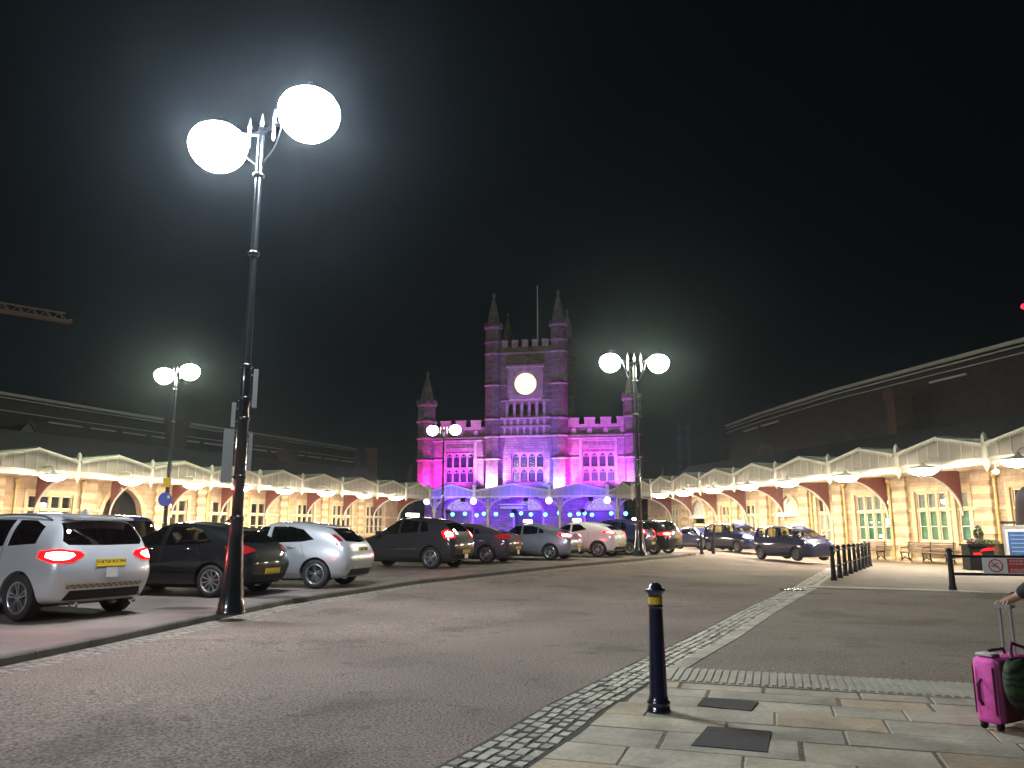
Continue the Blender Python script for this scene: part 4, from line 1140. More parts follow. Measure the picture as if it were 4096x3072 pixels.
m = MB(); m.prism([(-.42, -.42, 0), (.42, -.42, 0), (.42, .42, 0), (-.42, .42, 0)], (0, 0, .04)); m.box(-.44, .44, -.44, .44, .04, .92); m.box(-.50, .50, -.50, .50, .92, 1.0); m.box(-.47, .47, -.47, .47, .0, .03)
m.build('tub', mat('black_planter', (.006, .0055, .005), .8, spec=.1), pl)
m = MB(); m.prism([(-.05, -.455, .72), (.44, -.455, .78), (.455, -.455, .93), (.28, -.455, .94), (.0, -.455, .78)], (0, .012, 0)); m.prism([(-.32, -.455, .58), (-.12, -.455, .55), (.03, -.455, .60), (-.03, -.455, .68), (-.3, -.455, .67)], (0, .012, 0))  # two flat red shapes set on the front of the tub
m.build('red_patches', mat('planter_red', (.75, .012, .02), .4), pl)
m = MB(); m.box(-.44, .44, -.44, .44, .93, .99); m.build('soil', JOINT, pl)
def plant(name, loc, label, cat, parts):
    o = empty(name, loc); tag(o, label, cat)
    for nm, c, r3, n, sz, mm in parts:
        mb = MB(); leaves(mb, c, *r3, n, sz, list(range(len(mm))), rl); mb.build(nm, mm, o)
    return o
o = plant('conical_shrub', (18.62, 31.7, gr(18.5, 31.7) + 1.0), 'small clipped dark green conical shrub in the black planter', 'shrub', [('crown', (0, 0, .42), (.17, .17, .34), 420, .09, [LEAF, LEAFD])])
m = MB(); m.tube([(0, 0, 0), (0, 0, .3)], .025, 6); m.build('stem', JOINT, o)
plant('flowering_plant', (18.3, 31.5, gr(18.5, 31.7) + 1.0), 'low magenta flowering plant spilling over the left of the black planter', 'plant', [('foliage', (0, 0, .1), (.28, .26, .14), 260, .09, [LEAFB, LEAFD]), ('petals', (0, 0, .14), (.27, .25, .14), 150, .06, [PETAL])])
plant('leafy_plant', (18.82, 31.55, gr(18.5, 31.7) + 1.0), 'low grey green leafy plant at the right of the black planter', 'plant', [('foliage', (0, 0, .07), (.28, .24, .13), 300, .09, [LEAFB, LEAF])])
pb = empty('planter', (20.25, 33.6, gr(20.2, 33.6) + .02), R(-10)); tag(pb, 'brown wooden planter box with low greenery beside the information board', 'planter')
m = MB(); m.box(-.36, .36, -.3, .3, .0, .95)
for k in range(6): m.box(-.375, .375, -.315, -.301, .03 + k * .155, .16 + k * .155)
m.box(-.39, .39, -.33, .33, .951, 1.0); m.build('tub', mat('brown_wood', (.085, .05, .022), .7, var=.3, vs=6), pb)
plant('leafy_plant', (20.25, 33.6, gr(20.2, 33.6) + 1.0), 'low green plant growing in the brown wooden planter box', 'plant', [('foliage', (0, 0, .06), (.32, .26, .12), 260, .09, [LEAF, LEAFB])])
ib = empty('information_board', (20.78, 32.2, gr(21, 32) + .02), R(-32)); tag(ib, 'blue information board in a silver frame with a dark hood, at the right edge', 'information board')
m = MB(); m.box(-.76, -.68, -.06, .06, 0, 1.8); m.box(.68, .76, -.06, .06, 0, 1.8); m.box(-.679, .679, -.05, .05, .22, .30); m.box(-.679, .679, -.05, .05, 1.62, 1.72); m.build('frame', ALLOY, ib)
m = MB(); m.box(-.80, .80, -.14, .10, 1.801, 1.90); m.build('hood', DARK, ib)
m = MB(); m.box(-.678, .678, -.02, .02, .301, 1.619); m.build('panel', mat('poster_border', (.45, .47, .5), .4), ib)
m = MB(); m.box(-.58, .62, -.028, -.021, .36, 1.48); m.build('blue_poster', mat('poster_blue', (.012, .055, .17), .35, var=.25, vs=3), ib)
m = MB()
for k in range(5): m.box(-.5, .5 - .14 * (k % 3), -.033, -.029, 1.32 - k * .16, 1.36 - k * .16)
m.build('text_lines', mat('poster_text', (.14, .22, .40), .5), ib)
def bench(x0, x1, label):
    o = empty('bench', (RO.x, RO.y, -.02), RANG); tag(o, label, 'bench', 'benches against the right wing')
    WD = mat('bench_wood', (.13, .085, .05), .55, var=.3, vs=5)
    m = MB()
    for k in range(5): m.box(x0, x1, -1.05 + k * .095, -1.05 + k * .095 + .075, .44, .475)
    m.build('seat', WD, o)
    m = MB()
    for k in range(4): m.box(x0, x1, -.54 + k * .02, -.51 + k * .02, .55 + k * .10, .63 + k * .10)
    m.build('backrest', WD, o)
    n = 3 if x1 - x0 > 2 else 2
    for i in range(n):
        x = x0 + .12 + (x1 - x0 - .24) * i / (n - 1)
        m = MB(); m.tube([(x, -1.02, 0), (x, -.98, .22), (x, -1.04, .43)], .035, 6); m.tube([(x, -.5, 0), (x, -.58, .25), (x, -.53, .45), (x, -.47, .95)], .035, 6); m.bar((x, -1.05, .42), (x, -.52, .42), .05, .05)
        m.tube([(x, -1.02, .05), (x, -.8, .22), (x, -.52, .05)], .025, 6); m.tube([(x, -1.03, .45), (x, -1.0, .66), (x, -.52, .68)], .025, 6); m.build('leg', DARK, o)
bench(-8.8, -7.05, 'dark wooden bench below the four light window, behind the bollard row')
bench(-5.6, -2.6, 'long dark wooden bench below the three light window, left of the black planter')
def wallbox():
    d = Matrix.Rotation(RANG, 3, 'Z') @ Vector((-6.95, -.25, 0))
    m = MB(); m.box(-.14, .14, -.10, .0, 2.0, 2.35); m.box(-.15, .15, -.11, -.101, 2.30, 2.36); o = m.build('wall_box', SASH); o.location = (RO.x + d.x, RO.y + d.y, -.25); o.rotation_euler = (0, 0, RANG)
    tag(o, 'small white box fixed on the pipe between the green blinded windows', 'wall box')
wallbox()

# ------------------------------------------------------------------ suitcase, bag and the person pulling it
C0 = Vector((3.64, 6.17, 0)); dv = Vector((-.12, .21, 0)).normalized(); wv = Vector((.87, .5, 0)).normalized()
sc_ang = math.atan2(wv.y, wv.x)
su = empty('suitcase', C0 + Vector((0, 0, .012)), sc_ang); tag(su, 'bright pink wheeled cabin suitcase with its handle pulled up, at the right edge', 'suitcase')
su.scale = (1.08, 1.0, .93)
def rbox(mb, x0, x1, y0, y1, z0, z1, r, m=0, seg=4):
    bm = bmesh.new(); bmesh.ops.create_cube(bm, size=1)
    for v in bm.verts: v.co = Vector(((x0+x1)/2 + v.co.x*(x1-x0), (y0+y1)/2 + v.co.y*(y1-y0), (z0+z1)/2 + v.co.z*(z1-z0)))
    bmesh.ops.bevel(bm, geom=list(bm.edges), offset=r, segments=seg, profile=.5, affect='EDGES')
    bm.verts.index_update(); mb.mesh([v.co for v in bm.verts], [[v.index for v in f.verts] for f in bm.faces], m, True); bm.free()
PINKM = mat('hot_pink_cloth', (.92, .12, .52), .55, var=.18, vs=14, bump=.15, bs=160)
PINKD = mat('dark_magenta_cloth', (.11, .008, .05), .6, var=.2, vs=10)
m = MB(); rbox(m, 0, .46, 0, .19, .05, .57, .05); m.build('shell', PINKM, su)
m = MB(); rbox(m, .018, .445, -.03, .03, .07, .55, .022); m.build('front_pocket', PINKD, su)
m = MB(); m.tube([(-.004, .02, .13), (-.006, .02, .5)], .006, 6); m.tube([(-.004, .17, .13), (-.006, .17, .5)], .006, 6); m.tube([(.05, -.004, .53), (.42, -.004, .53)], .006, 6); m.build('zips', PINKD, su)
m = MB(); m.tube([(-.005, .12, .20), (-.035, .12, .24), (-.035, .12, .36), (-.005, .12, .40)], .014, 6); m.build('grab_handle', PINKD, su)
m = MB(); m.tube([(.12, .12, .57), (.14, .12, .61), (.32, .12, .61), (.34, .12, .57)], .014, 6); m.build('grab_handle', PINKD, su)
m = MB(); m.box(.35, .366, .045, .062, .57, .95); m.box(.35, .366, .128, .145, .57, .95); m.box(.325, .385, .03, .16, .945, .975); m.build('pull_handle', ALLOY, su)
for x in (.05, .41):
    for y in (.035, .155):
        m = MB(); m.lathe([(.0, -.014), (.03, -.014), (.034, -.006), (.034, .006), (.03, .014), (0, .014)], 12); m.v = [(x + a, y + c, .034 + b) for a, b, c in m.v]; m.box(x - .02, x + .02, y - .02, y + .02, .05, .07); m.build('caster', DARK, su)
bg_ = empty('shoulder_bag', C0 + Vector((0, 0, .012)), sc_ang); tag(bg_, 'dark green striped soft bag hanging against the front of the pink suitcase', 'bag')
GB = mat('green_stripe_cloth', (.03, .07, .03), .7)
nt = GB.node_tree; wv_ = nt.nodes.new('ShaderNodeTexWave'); wv_.inputs['Scale'].default_value = 4; wv_.inputs['Distortion'].default_value = 16; wv_.inputs['Detail'].default_value = 4; wv_.bands_direction = 'Z'
tc_ = nt.nodes.new('ShaderNodeTexCoord'); nt.links.new(tc_.outputs['Object'], wv_.inputs['Vector'])
cr_ = nt.nodes.new('ShaderNodeValToRGB'); cr_.color_ramp.elements[0].color = (.006, .012, .011, 1); cr_.color_ramp.elements[1].color = (.04, .075, .028, 1); cr_.color_ramp.elements[1].position = .85
nt.links.new(wv_.outputs['Color'], cr_.inputs[0]); nt.links.new(cr_.outputs[0], nt.nodes['Principled BSDF'].inputs['Base Color'])
m = MB(); n = 20
vs = []
for i in range(11):
    t = -math.pi / 2 + math.pi * i / 10
    for j in range(n):
        a = 2 * math.pi * j / n
        x = .25 * max(0, math.cos(t)) ** .4 * math.copysign(abs(math.cos(a)) ** .7, math.cos(a)); y = .085 * max(0, math.cos(t)) ** .7 * math.sin(a); z = .17 * math.copysign(abs(math.sin(t)) ** .85, math.sin(t))
        vs.append((.19 + x * 1.1 + .02 * math.sin(3 * a), -.11 + y, .36 + z - .10 * x + .012 * math.sin(5 * a)))
m.mesh(vs, [(i*n+j, i*n+(j+1)%n, (i+1)*n+(j+1)%n, (i+1)*n+j) for i in range(10) for j in range(n)], 0, True); m.build('bag_body', GB, bg_)
m = MB(); m.tube([(.06, -.1, .50), (.12, -.06, .585), (.25, .0, .63), (.36, -.06, .585), (.42, -.1, .48)], .013, 6); m.build('strap', PINKD, bg_)
tg = MB(); rbox(tg, .02, .13, .03, .16, .575, .60, .01); o = tg.build('folded_cloth', mat('white_cloth', (.55, .53, .48), .8)); o.location = C0 + Vector((0, 0, .012)); o.rotation_euler = (0, 0, sc_ang); o.scale = (1.08, 1.0, .93); tag(o, 'small folded white cloth lying on top of the pink suitcase', 'cloth')

def skin_mesh(name, verts, edges, radii, m, parent, levels=2):
    me = bpy.data.meshes.new(name); me.from_pydata([tuple(v) for v in verts], edges, [])
    t = bpy.data.objects.new(name, me); COL.objects.link(t)
    sk = t.modifiers.new('skin', 'SKIN'); sk.use_smooth_shade = True
    for i, r in enumerate(radii):
        r = r if isinstance(r, tuple) else (r, r)
        me.skin_vertices[0].data[i].radius = r
        me.skin_vertices[0].data[i].use_root = (i == 0)
    sb_ = t.modifiers.new('sub', 'SUBSURF'); sb_.levels = levels; sb_.render_levels = levels
    bpy.context.view_layer.update()
    dg = bpy.context.evaluated_depsgraph_get()
    nm = bpy.data.meshes.new_from_object(t.evaluated_get(dg)); bpy.data.objects.remove(t)
    nm.materials.clear(); nm.materials.append(m)
    for p in nm.polygons: p.use_smooth = True
    o = bpy.data.objects.new(name, nm); COL.objects.link(o); o.parent = parent
    return o
SKIN = mat('skin', (.46, .26, .18), .5); COAT = mat('dark_coat_cloth', (.018, .016, .017), .85, var=.2, vs=9); HAIR = mat('brown_hair', (.075, .04, .022), .6); TROUS = mat('dark_trousers', (.02, .022, .03), .8)
pe = empty('person', (4.34, 6.10, .006)); tag(pe, 'person in a dark coat at the right edge holding the pink suitcase handle', 'person')
hx, hy = C0.x + wv.x * .36 + dv.x * .095 - 4.34, C0.y + wv.y * .36 + dv.y * .095 - 6.10
V = [(0, 0, .95), (0, 0, 1.15), (-.01, 0, 1.32), (-.06, 0, 1.45), (-.13, 0, 1.53), (-.19, -.01, 1.60), (-.23, -.015, 1.70), (-.23, 0, 1.79),
     (.10, 0, .90), (.13, .05, .50), (.12, -.04, .09), (.12, .10, .035),
     (-.10, 0, .90), (-.11, -.06, .50), (-.10, -.14, .10), (-.10, -.0, .035),
     (.17, 0, 1.42), (.24, .03, 1.15), (.24, .12, .92), (.24, .14, .85),
     (-.20, .01, 1.40), (-.17, .10, 1.17), (hx + .12, hy - .02, .975), (hx + .05, hy + .01, .935)]
E_ = [(0,1),(1,2),(2,3),(3,4),(4,5),(5,6),(6,7),(0,8),(8,9),(9,10),(10,11),(0,12),(12,13),(13,14),(14,15),(3,16),(16,17),(17,18),(18,19),(3,20),(20,21),(21,22),(22,23)]
rad = [.14,.125,.15,.12,.06,.06,.095,.07,.09,.062,.042,.04,.09,.062,.042,.04,.06,.045,.035,.032,.06,.045,.034,.028]
base = 23
for k in range(4):                                     # four fingers closed round the handle bar, and a thumb
    o_ = Vector(V[base]); off = dv * (.027 * (k - 1.5))
    p1 = o_ + off + Vector((-.035, 0, -.004)); p2 = p1 + Vector((-.022, 0, -.026 - .003 * (k in (1, 2)))); p3 = p2 + Vector((.018, 0, -.016))
    i = len(V); V += [tuple(p1), tuple(p2), tuple(p3)]; E_ += [(base, i), (i, i+1), (i+1, i+2)]; rad += [.009, .0085, .0075]
p1 = Vector(V[base]) + Vector((.0, -.035, -.02)); p2 = p1 + Vector((-.03, .012, -.022)); i = len(V); V += [tuple(p1), tuple(p2)]; E_ += [(base, i), (i, i+1)]; rad += [.011, .009]
skin_mesh('body', V, E_, rad, SKIN, pe)
skin_mesh('coat', [V[k] for k in (0,1,2,3)] + [(0, 0, .72)] + [V[16], V[17], V[18], V[20], V[21], V[22]], [(0,1),(1,2),(2,3),(0,4),(3,5),(5,6),(6,7),(3,8),(8,9),(9,10)], [.175,.155,.18,.13,.19,.085,.068,.055,.085,.07,.055], COAT, pe)
skin_mesh('trousers', [V[0], V[8], V[9], (.12, -.03, .12), V[12], V[13], (-.10, -.12, .13)], [(0,1),(1,2),(2,3),(0,4),(4,5),(5,6)], [.14,.105,.078,.065,.105,.078,.065], TROUS, pe)
for s_, x, y in ((0, .12, .02), (1, -.10, -.08)):
    m = MB(); rbox(m, x - .05, x + .05, y - .08, y + .18, 0, .085, .035); m.build('shoe', DARK, pe)
m = MB(); n = 16
for i in range(9):
    pass
vs = []
for i in range(10):
    t = i / 9; z = 1.86 - t * .33; r_ = .145 * math.sqrt(max(.02, 1 - (1 - min(1, t * 2.4)) ** 2)) * (1 + .16 * t)
    for j in range(n):
        a = 2 * math.pi * j / n
        vs.append((-.25 + r_ * math.cos(a) * (1 + .06 * math.sin(a * 5)), .012 + r_ * 1.0 * math.sin(a), z))
m.mesh(vs, [(i*n+j, i*n+(j+1)%n, (i+1)*n+(j+1)%n, (i+1)*n+j) for i in range(9) for j in range(n)], 0, True); m.build('hair', HAIR, pe)

d = Matrix.Rotation(RANG, 3, 'Z') @ Vector((2.55, -3.3, 0))
cc = empty('security_camera', (RO.x + d.x, RO.y + d.y, 3.78)); tag(cc, 'small white dome camera hanging on a rod under the right canopy', 'security camera')
m = MB(); m.lathe([(0, -.10), (.09, -.07), (.13, 0), (.13, .08), (.05, .14)], 12); m.build('dome', SASH, cc)
m = MB(); m.tube([(0, 0, .14), (0, 0, .85)], .025, 6); m.build('hanging_rod', SASH, cc)
# ------------------------------------------------------------------ cars: x forward from the rear bumper, y to the left, z up
def lerp(a, b, t): return a + (b - a) * t
def car_stations(T):
    L, H, W, gc = T['L'], T['H'], T['W'], T.get('gc', .2)
    br, bf, rr = T['belt_r'], T['belt_f'], T['roof_r']
    xrt, xrb, bz, wt, wb = T['xrt'], T['xrb'], T.get('bz', .62), T['wt'], T['wb']
    hr, hf, Rr = T['hood_r'], T['hood_f'], T.get('Rr', .74)
    S = []                                             # (xl, xs, xb, xt, Wl, Ws, Wb, R, zb, zl, zs, zbelt, zt)
    xm = (xrt + .6 + wt) / 2
    bel = lambda x: lerp(br, bf, min(1, max(0, x / wb)))
    S.append((.12, 0, xrb, xrt, .84, .91, .83, Rr * .93, gc + .06, .40, bz, br, rr))
    S.append((.34, .22, xrb + .20, xrt + .14, .95, .985, .90, Rr * .98, gc + .02, .42, bz + .02, br, lerp(rr, H, .25)))
    S.append((.85, .75, max(xrb + .55, .8), xrt + .62, 1.0, 1.0, .94, Rr, gc, .42, bz + .03, bel(.8), lerp(rr, H, .72)))
    S.append((xm, xm, xm, xm, 1.0, 1.0, .945, Rr, gc, .42, bz + .02, bel(xm), H))
    S.append((wt + .1, wt + .1, wt + .12, wt, 1.0, 1.0, .945, Rr * .97, gc, .42, bz + .02, bel(wt), H - .025))
    S.append((wb, wb, wb - .12, wb - .06, 1.0, 1.0, .93, .80, gc, .42, bz + .02, bf, hr + .035))
    xh = (wb + L) / 2 + .1
    S.append((xh, xh, xh, xh, .99, .99, .90, .74, gc, .42, bz + .02, lerp(hr, hf, .45) - .05, lerp(hr, hf, .45)))
    S.append((L - .26, L - .22, L - .26, L - .28, .92, .93, .83, .66, gc + .02, .42, bz - .01, hf - .05, hf))
    S.append((L - .05, L, L - .05, L - .09, .78, .80, .70, .55, gc + .05, .40, bz - .06, hf - .13, hf - .09))
    return S
def car_shell(T):
    W = T['W'] * 1.02; S = car_stations(T); V = []; F = []
    for xl, xs, xb, xt, Wl, Ws, Wb, Rr, zb, zl, zs, zbl, zt in S:
        half = [(xl, 0, zb), (xl, .5 * W * Wl, zb), (xl, .93 * W * Wl, zb), (xl, W * Wl, zl), (xs, W * Ws, zs), (xb, W * Wb, zbl), (xt, W * Rr, zt - .075), (xt, W * Rr * .62, zt - .008), (xt, 0, zt + .012)]
        V += half + [(x, -y, z) for x, y, z in half[7:0:-1]]
    n = len(S)
    for i in range(n - 1):
        for j in range(16): F.append((i*16+j, i*16+(j+1) % 16, (i+1)*16+(j+1) % 16, (i+1)*16+j))
    for i, s in ((0, -1), (n - 1, 1)):
        b = i * 16; rows = [[b+2, b+1, b, b+15, b+14]]
        for l in (3, 4, 5):
            x, y, z = V[b + l]; q = len(V); bow = T.get('bow', .07) * s
            V += [(x + bow * .75, y * .6, z), (x + bow, 0, z), (x + bow * .75, -y * .6, z)]
            rows.append([b + l, q, q + 1, q + 2, b + 16 - l])
        rows.append([b+6, b+7, b+8, b+9, b+10])
        for r0, r1 in zip(rows[:-1], rows[1:]):
            for k in range(4): F.append((r0[k], r0[k+1], r1[k+1], r1[k]))
    me = bpy.data.meshes.new('shell'); me.from_pydata(V, [], F)
    bm = bmesh.new(); bm.from_mesh(me); bmesh.ops.recalc_face_normals(bm, faces=bm.faces); bm.to_mesh(me); bm.free()
    t = bpy.data.objects.new('shell', me); COL.objects.link(t)
    m = t.modifiers.new('s', 'SUBSURF'); m.levels = 3; m.render_levels = 3
    bpy.context.view_layer.update(); dg = bpy.context.evaluated_depsgraph_get()
    nm = bpy.data.meshes.new_from_object(t.evaluated_get(dg)); bpy.data.objects.remove(t)
    return nm
def tmp_obj(mb):
    me = bpy.data.meshes.new('cut'); me.from_pydata(mb.v, [], mb.f)
    bm = bmesh.new(); bm.from_mesh(me); bmesh.ops.remove_doubles(bm, verts=bm.verts, dist=1e-5); bmesh.ops.recalc_face_normals(bm, faces=bm.faces)
    for f in bm.faces: f.material_index = 1
    bm.to_mesh(me); bm.free()
    me.materials.append(DARK); me.materials.append(DARK)
    o = bpy.data.objects.new('cut', me); COL.objects.link(o); return o
class Car: pass
def project(bvh, poly, ax, off, rim=0.0, step=.07):
    """a 2D outline (x,z from the side or y,z from the ends) laid onto the body, off metres proud, with a rim going back to the body"""
    bm = bmesh.new()
    q_ = math.sqrt(.5)
    P = {'D': lambda a, b: (a * q_, a * q_, b), 'E': lambda a, b: (a * q_, -a * q_, b)}.get(ax) or ((lambda a, b: (a, 0, b)) if ax in 'LR' else (lambda a, b: (0, a, b)))
    f = bm.faces.new([bm.verts.new(P(a, b)) for a, b in poly])
    A = [p[0] for p in poly]; B = [p[1] for p in poly]
    for lo, hi, no, mk in ((min(A), max(A), (1, 0, 0) if ax in 'LR' else ((1, 1, 0) if ax == 'D' else (1, -1, 0) if ax == 'E' else (0, 1, 0)), lambda t: P(t, 0)), (min(B), max(B), (0, 0, 1), lambda t: P(0, t))):
        k = max(1, int((hi - lo) / step))
        for i in range(1, k):
            bmesh.ops.bisect_plane(bm, geom=bm.verts[:] + bm.edges[:] + bm.faces[:], plane_co=mk(lo + (hi - lo) * i / k), plane_no=no)
    bad = []
    d = {'L': Vector((0, -1, 0)), 'R': Vector((0, 1, 0)), 'B': Vector((1, 0, 0)), 'F': Vector((-1, 0, 0)), 'D': Vector((q_, -q_, 0)), 'E': Vector((q_, q_, 0))}[ax]
    hitn = {}
    for v in bm.verts:
        o = v.co - d * 9
        h, n, _, _ = bvh.ray_cast(o, d)
        if h is None or abs(n.dot(d)) < .2: bad.append(v); continue
        if n.dot(d) > 0: n = -n
        v.co = h + n * off; hitn[v] = (h, n)
    if bad: bmesh.ops.delete(bm, geom=bad, context='VERTS')
    mb = MB()
    bm.verts.index_update()
    mb.mesh([v.co.copy() for v in bm.verts], [[v.index for v in f.verts] for f in bm.faces], 0, True)
    if rim > 0:
        for e in bm.edges:
            if len(e.link_faces) == 1:
                a, b = e.verts
                if a in hitn and b in hitn:
                    mb.face([a.co, b.co, b.co - hitn[b][1] * rim, a.co - hitn[a][1] * rim])
    bm.free()
    return mb
def mirr(poly): return [(-a, b) for a, b in poly][::-1]
def scalep(poly, k):
    cx = sum(p[0] for p in poly) / len(poly); cy = sum(p[1] for p in poly) / len(poly)
    return [(cx + (a - cx) * k, cy + (b - cy) * k) for a, b in poly]
def make_wheel(name, parent, x, y, r, side, spokes, rimm, wid=.22):
    e = empty(name, (x, y, r), math.pi if side < 0 else 0, parent)      # outer face towards local -y
    t = MB(); w = wid / 2
    t.lathe([(r*.66, -w*.85), (r*.78, -w), (r*.95, -w*.95), (r, -w*.7), (r, w*.7), (r*.95, w*.95), (r*.78, w), (r*.66, w*.85)], 30, caps=False)
    t.v = [(a, c, b) for a, b, c in t.v]; t.build('tyre', RUBBER, e)
    m = MB()
    m.lathe([(r*.70, -w*.92), (r*.665, -w*.98), (r*.62, -w*.85), (r*.60, -w*.2), (r*.60, w*.6)], 30, caps=False)
    m.v = [(a, c, b) for a, b, c in m.v]
    k = MB(); k.lathe([(0, -w*.80), (r*.09, -w*.80), (r*.13, -w*.66), (r*.13, -w*.3)], 14); k.v = [(a, c, b) for a, b, c in k.v]
    m.mesh(k.v, k.f, 0, True)
    for i in range(spokes):
        a = 2 * math.pi * (i + .3) / spokes; c, s = math.cos(a), math.sin(a); tx, tz = -s, c
        for q in ((-.055, .02), (.055, -.02)) if spokes <= 6 else ((0, 0),):
            wd = r * (.055 if spokes <= 6 else .07)
            i0 = Vector((c * r*.10 + tx * r * q[0]*.6, -w*.70, s * r*.10 + tz * r * q[0]*.6)); o0 = Vector((c * r*.645 + tx * r * q[0]*2.0, -w*.86, s * r*.645 + tz * r * q[0]*2.0))
            m.bar(i0, o0, wd, r*.07, up=(0, 1, 0))
    m.build('rim', rimm, e)
    b = MB(); b.lathe([(0, -w*.2), (r*.5, -w*.2), (r*.5, -w*.05), (0, -w*.05)], 20); b.v = [(a, c, d) for a, d, c in [(p[0], p[2], p[1]) for p in b.v]] if False else [(a, c, b_) for a, b_, c in b.v]
    b.build('brake_disc', ALLOYD, e)
    return e
SHELLS = {}
def make_car(name, label, cat, key, T, paintm, contact, az, zf=gi, tail='off', group=None, rim=ALLOY, spokes=10, glassm=None, opts=(), plate='', lens=None, front_contact=False):
    """contact = ground point below the outer face of the rear left wheel; az = compass heading"""
    W = T['W']; r = T['r']; ro, fo = T['ro'], T['ro'] + T['wbase']
    rz = math.atan2(math.cos(R(az)), math.sin(R(az)))
    loc = Vector((contact[0], contact[1], 0)) - Matrix.Rotation(rz, 3, 'Z') @ Vector((ro, T.get('side', 1) * (W - .02), 0))
    z = zf(contact[0], contact[1]) if zf is not gi else gi(contact[1])
    root = empty(name, (loc.x, loc.y, z + .004), rz); tag(root, label, cat, group)
    glassm = glassm or CARGLASS
    if key not in SHELLS:
        nm = car_shell(T)
        bm = bmesh.new(); bm.from_mesh(nm); bvh = BVHTree.FromBMesh(bm); bm.free()
        o = bpy.data.objects.new('body', nm); COL.objects.link(o)
        nm.materials.clear(); nm.materials.append(paintm); nm.materials.append(DARK)
        cuts = []
        c = MB()                                        # cabin
        S = car_stations(T); q = []
        for k, (dx) in ((0, .16), (2, 0), (3, 0), (4, 0), (5, -.12)):
            xl, xs, xb, xt, Wl, Ws, Wb, Rr, zb, zl, zs, zbl, zt = S[k]
            zt2 = zt - .10 if k != 5 else zbl - .02
            lo = .62; wlo = W * .84 * (.95 if k == 0 else 1)
            xlo = xb + dx
            q.append([(xlo, -wlo, lo), (xlo, wlo, lo), (xb + dx, W * Wb - .085, zbl - .02), (xt + dx, W * Rr - .07, zt2), (xt + dx, -W * Rr + .07, zt2), (xb + dx, -W * Wb + .085, zbl - .02)])
        vs = [p for ring in q for p in ring]; nq = len(q)
        c.mesh(vs, [(i*6+j, i*6+(j+1) % 6, (i+1)*6+(j+1) % 6, (i+1)*6+j) for i in range(nq-1) for j in range(6)] + [tuple(range(6))[::-1], tuple(range((nq-1)*6, nq*6))])
        cuts.append(tmp_obj(c))
        c = MB()
        for poly in T['side_win']:
            c.prism([(a, -2, b) for a, b in poly], (0, 4, 0))
        cuts.append(tmp_obj(c))
        c = MB(); rw = [(a, b) for a, b in T['rear_win']]; full = rw + mirr(rw)
        c.prism([(-1, a, b) for a, b in full], (1 + T['xrb'] + .75, 0, 0))
        fwp = T['front_win']; ff = fwp + mirr(fwp)
        c.prism([(T['L'] + 1, a, b) for a, b in ff], (-(T['L'] + 1 - T['wt'] - .25), 0, 0))
        cuts.append(tmp_obj(c))
        c = MB()
        for ax in (ro, fo):
            for s in (-1, 1):
                n = 28; pts = [(ax + (r + .055) * math.cos(2*math.pi*i/n), s * (W - .27), r + (r + .055) * math.sin(2*math.pi*i/n)) for i in range(n)]
                c.prism(pts, (0, s * .6, 0))
        cuts.append(tmp_obj(c))
        for k, cu in enumerate(cuts):
            md = o.modifiers.new('b%d' % k, 'BOOLEAN'); md.operation = 'DIFFERENCE'; md.solver = 'EXACT'; md.object = cu
        bpy.context.view_layer.update(); dg = bpy.context.evaluated_depsgraph_get()
        res = bpy.data.meshes.new_from_object(o.evaluated_get(dg)); bpy.data.objects.remove(o)
        for cu in cuts: bpy.data.objects.remove(cu)
        for p in res.polygons: p.use_smooth = True
        res.set_sharp_from_angle(angle=R(38))
        SHELLS[key] = (res, bvh)
    res, bvh = SHELLS[key]
    me = res.copy(); me.materials.clear(); me.materials.append(paintm); me.materials.append(DARK)
    body = bpy.data.objects.new('body', me); COL.objects.link(body); body.parent = root
    for i, poly in enumerate(T['side_win']):
        gm = glassm
        for ax in 'LR': project(bvh, scalep(poly, 1.0), ax, -.012).build('side_window', gm, root)
    # black surround strip along the belt
    full = T['rear_win'] + mirr(T['rear_win'])
    project(bvh, full, 'B', -.010).build('rear_window', CARGLASSD if 'privacy' in opts else glassm, root)
    ff = T['front_win'] + mirr(T['front_win'])
    project(bvh, ff, 'F', -.012).build('windscreen', VANGLASS if glassm is VANGLASS else CARGLASS, root)
    for sgn in (1, -1):
        rp = T['tail_r'] if sgn > 0 else mirr(T['tail_r']); ax = 'L' if sgn > 0 else 'R'
        dx = 'D' if sgn > 0 else 'E'; td = T.get('tail_d')
        if td: a = project(bvh, td, dx, .012, .02, .03)
        else:
            a = project(bvh, rp, 'B', .012, .02, .03); b = project(bvh, T['tail_s'], ax, .012, .02, .03); a.mesh(b.v, b.f, 0, True)
        lm = {'off': REDLENS, 'dim': TAILDIM, 'on': TAILGLOW, 'hot': TAILGLOW}[tail]
        t = a.build('tail_light', lm, root)
        if tail in ('on', 'hot'):
            if td: a = project(bvh, scalep(td, .62), dx, .017, .005, .04)
            else:
                a = project(bvh, scalep(rp, .62), 'B', .017, .005, .05); b = project(bvh, scalep(T['tail_s'], .6), ax, .017, .005, .05); a.mesh(b.v, b.f, 0, True)
            a.build('lit_core', TAILHOT if tail == 'hot' else glow('tail_mid', (1, .12, .11), 16), t)
        hp = T['head_f'] if sgn > 0 else mirr(T['head_f'])
        a = project(bvh, hp, 'F', .010, .02, .06); b = project(bvh, T['head_s'], ax, .010, .02, .06); a.mesh(b.v, b.f, 0, True)
        a.build('headlight', HEADLENS, root) if 'heads' not in opts else a.build('headlight', HEADHOT, root)
    # lower trim: sills, bumper inserts
    L = T['L']
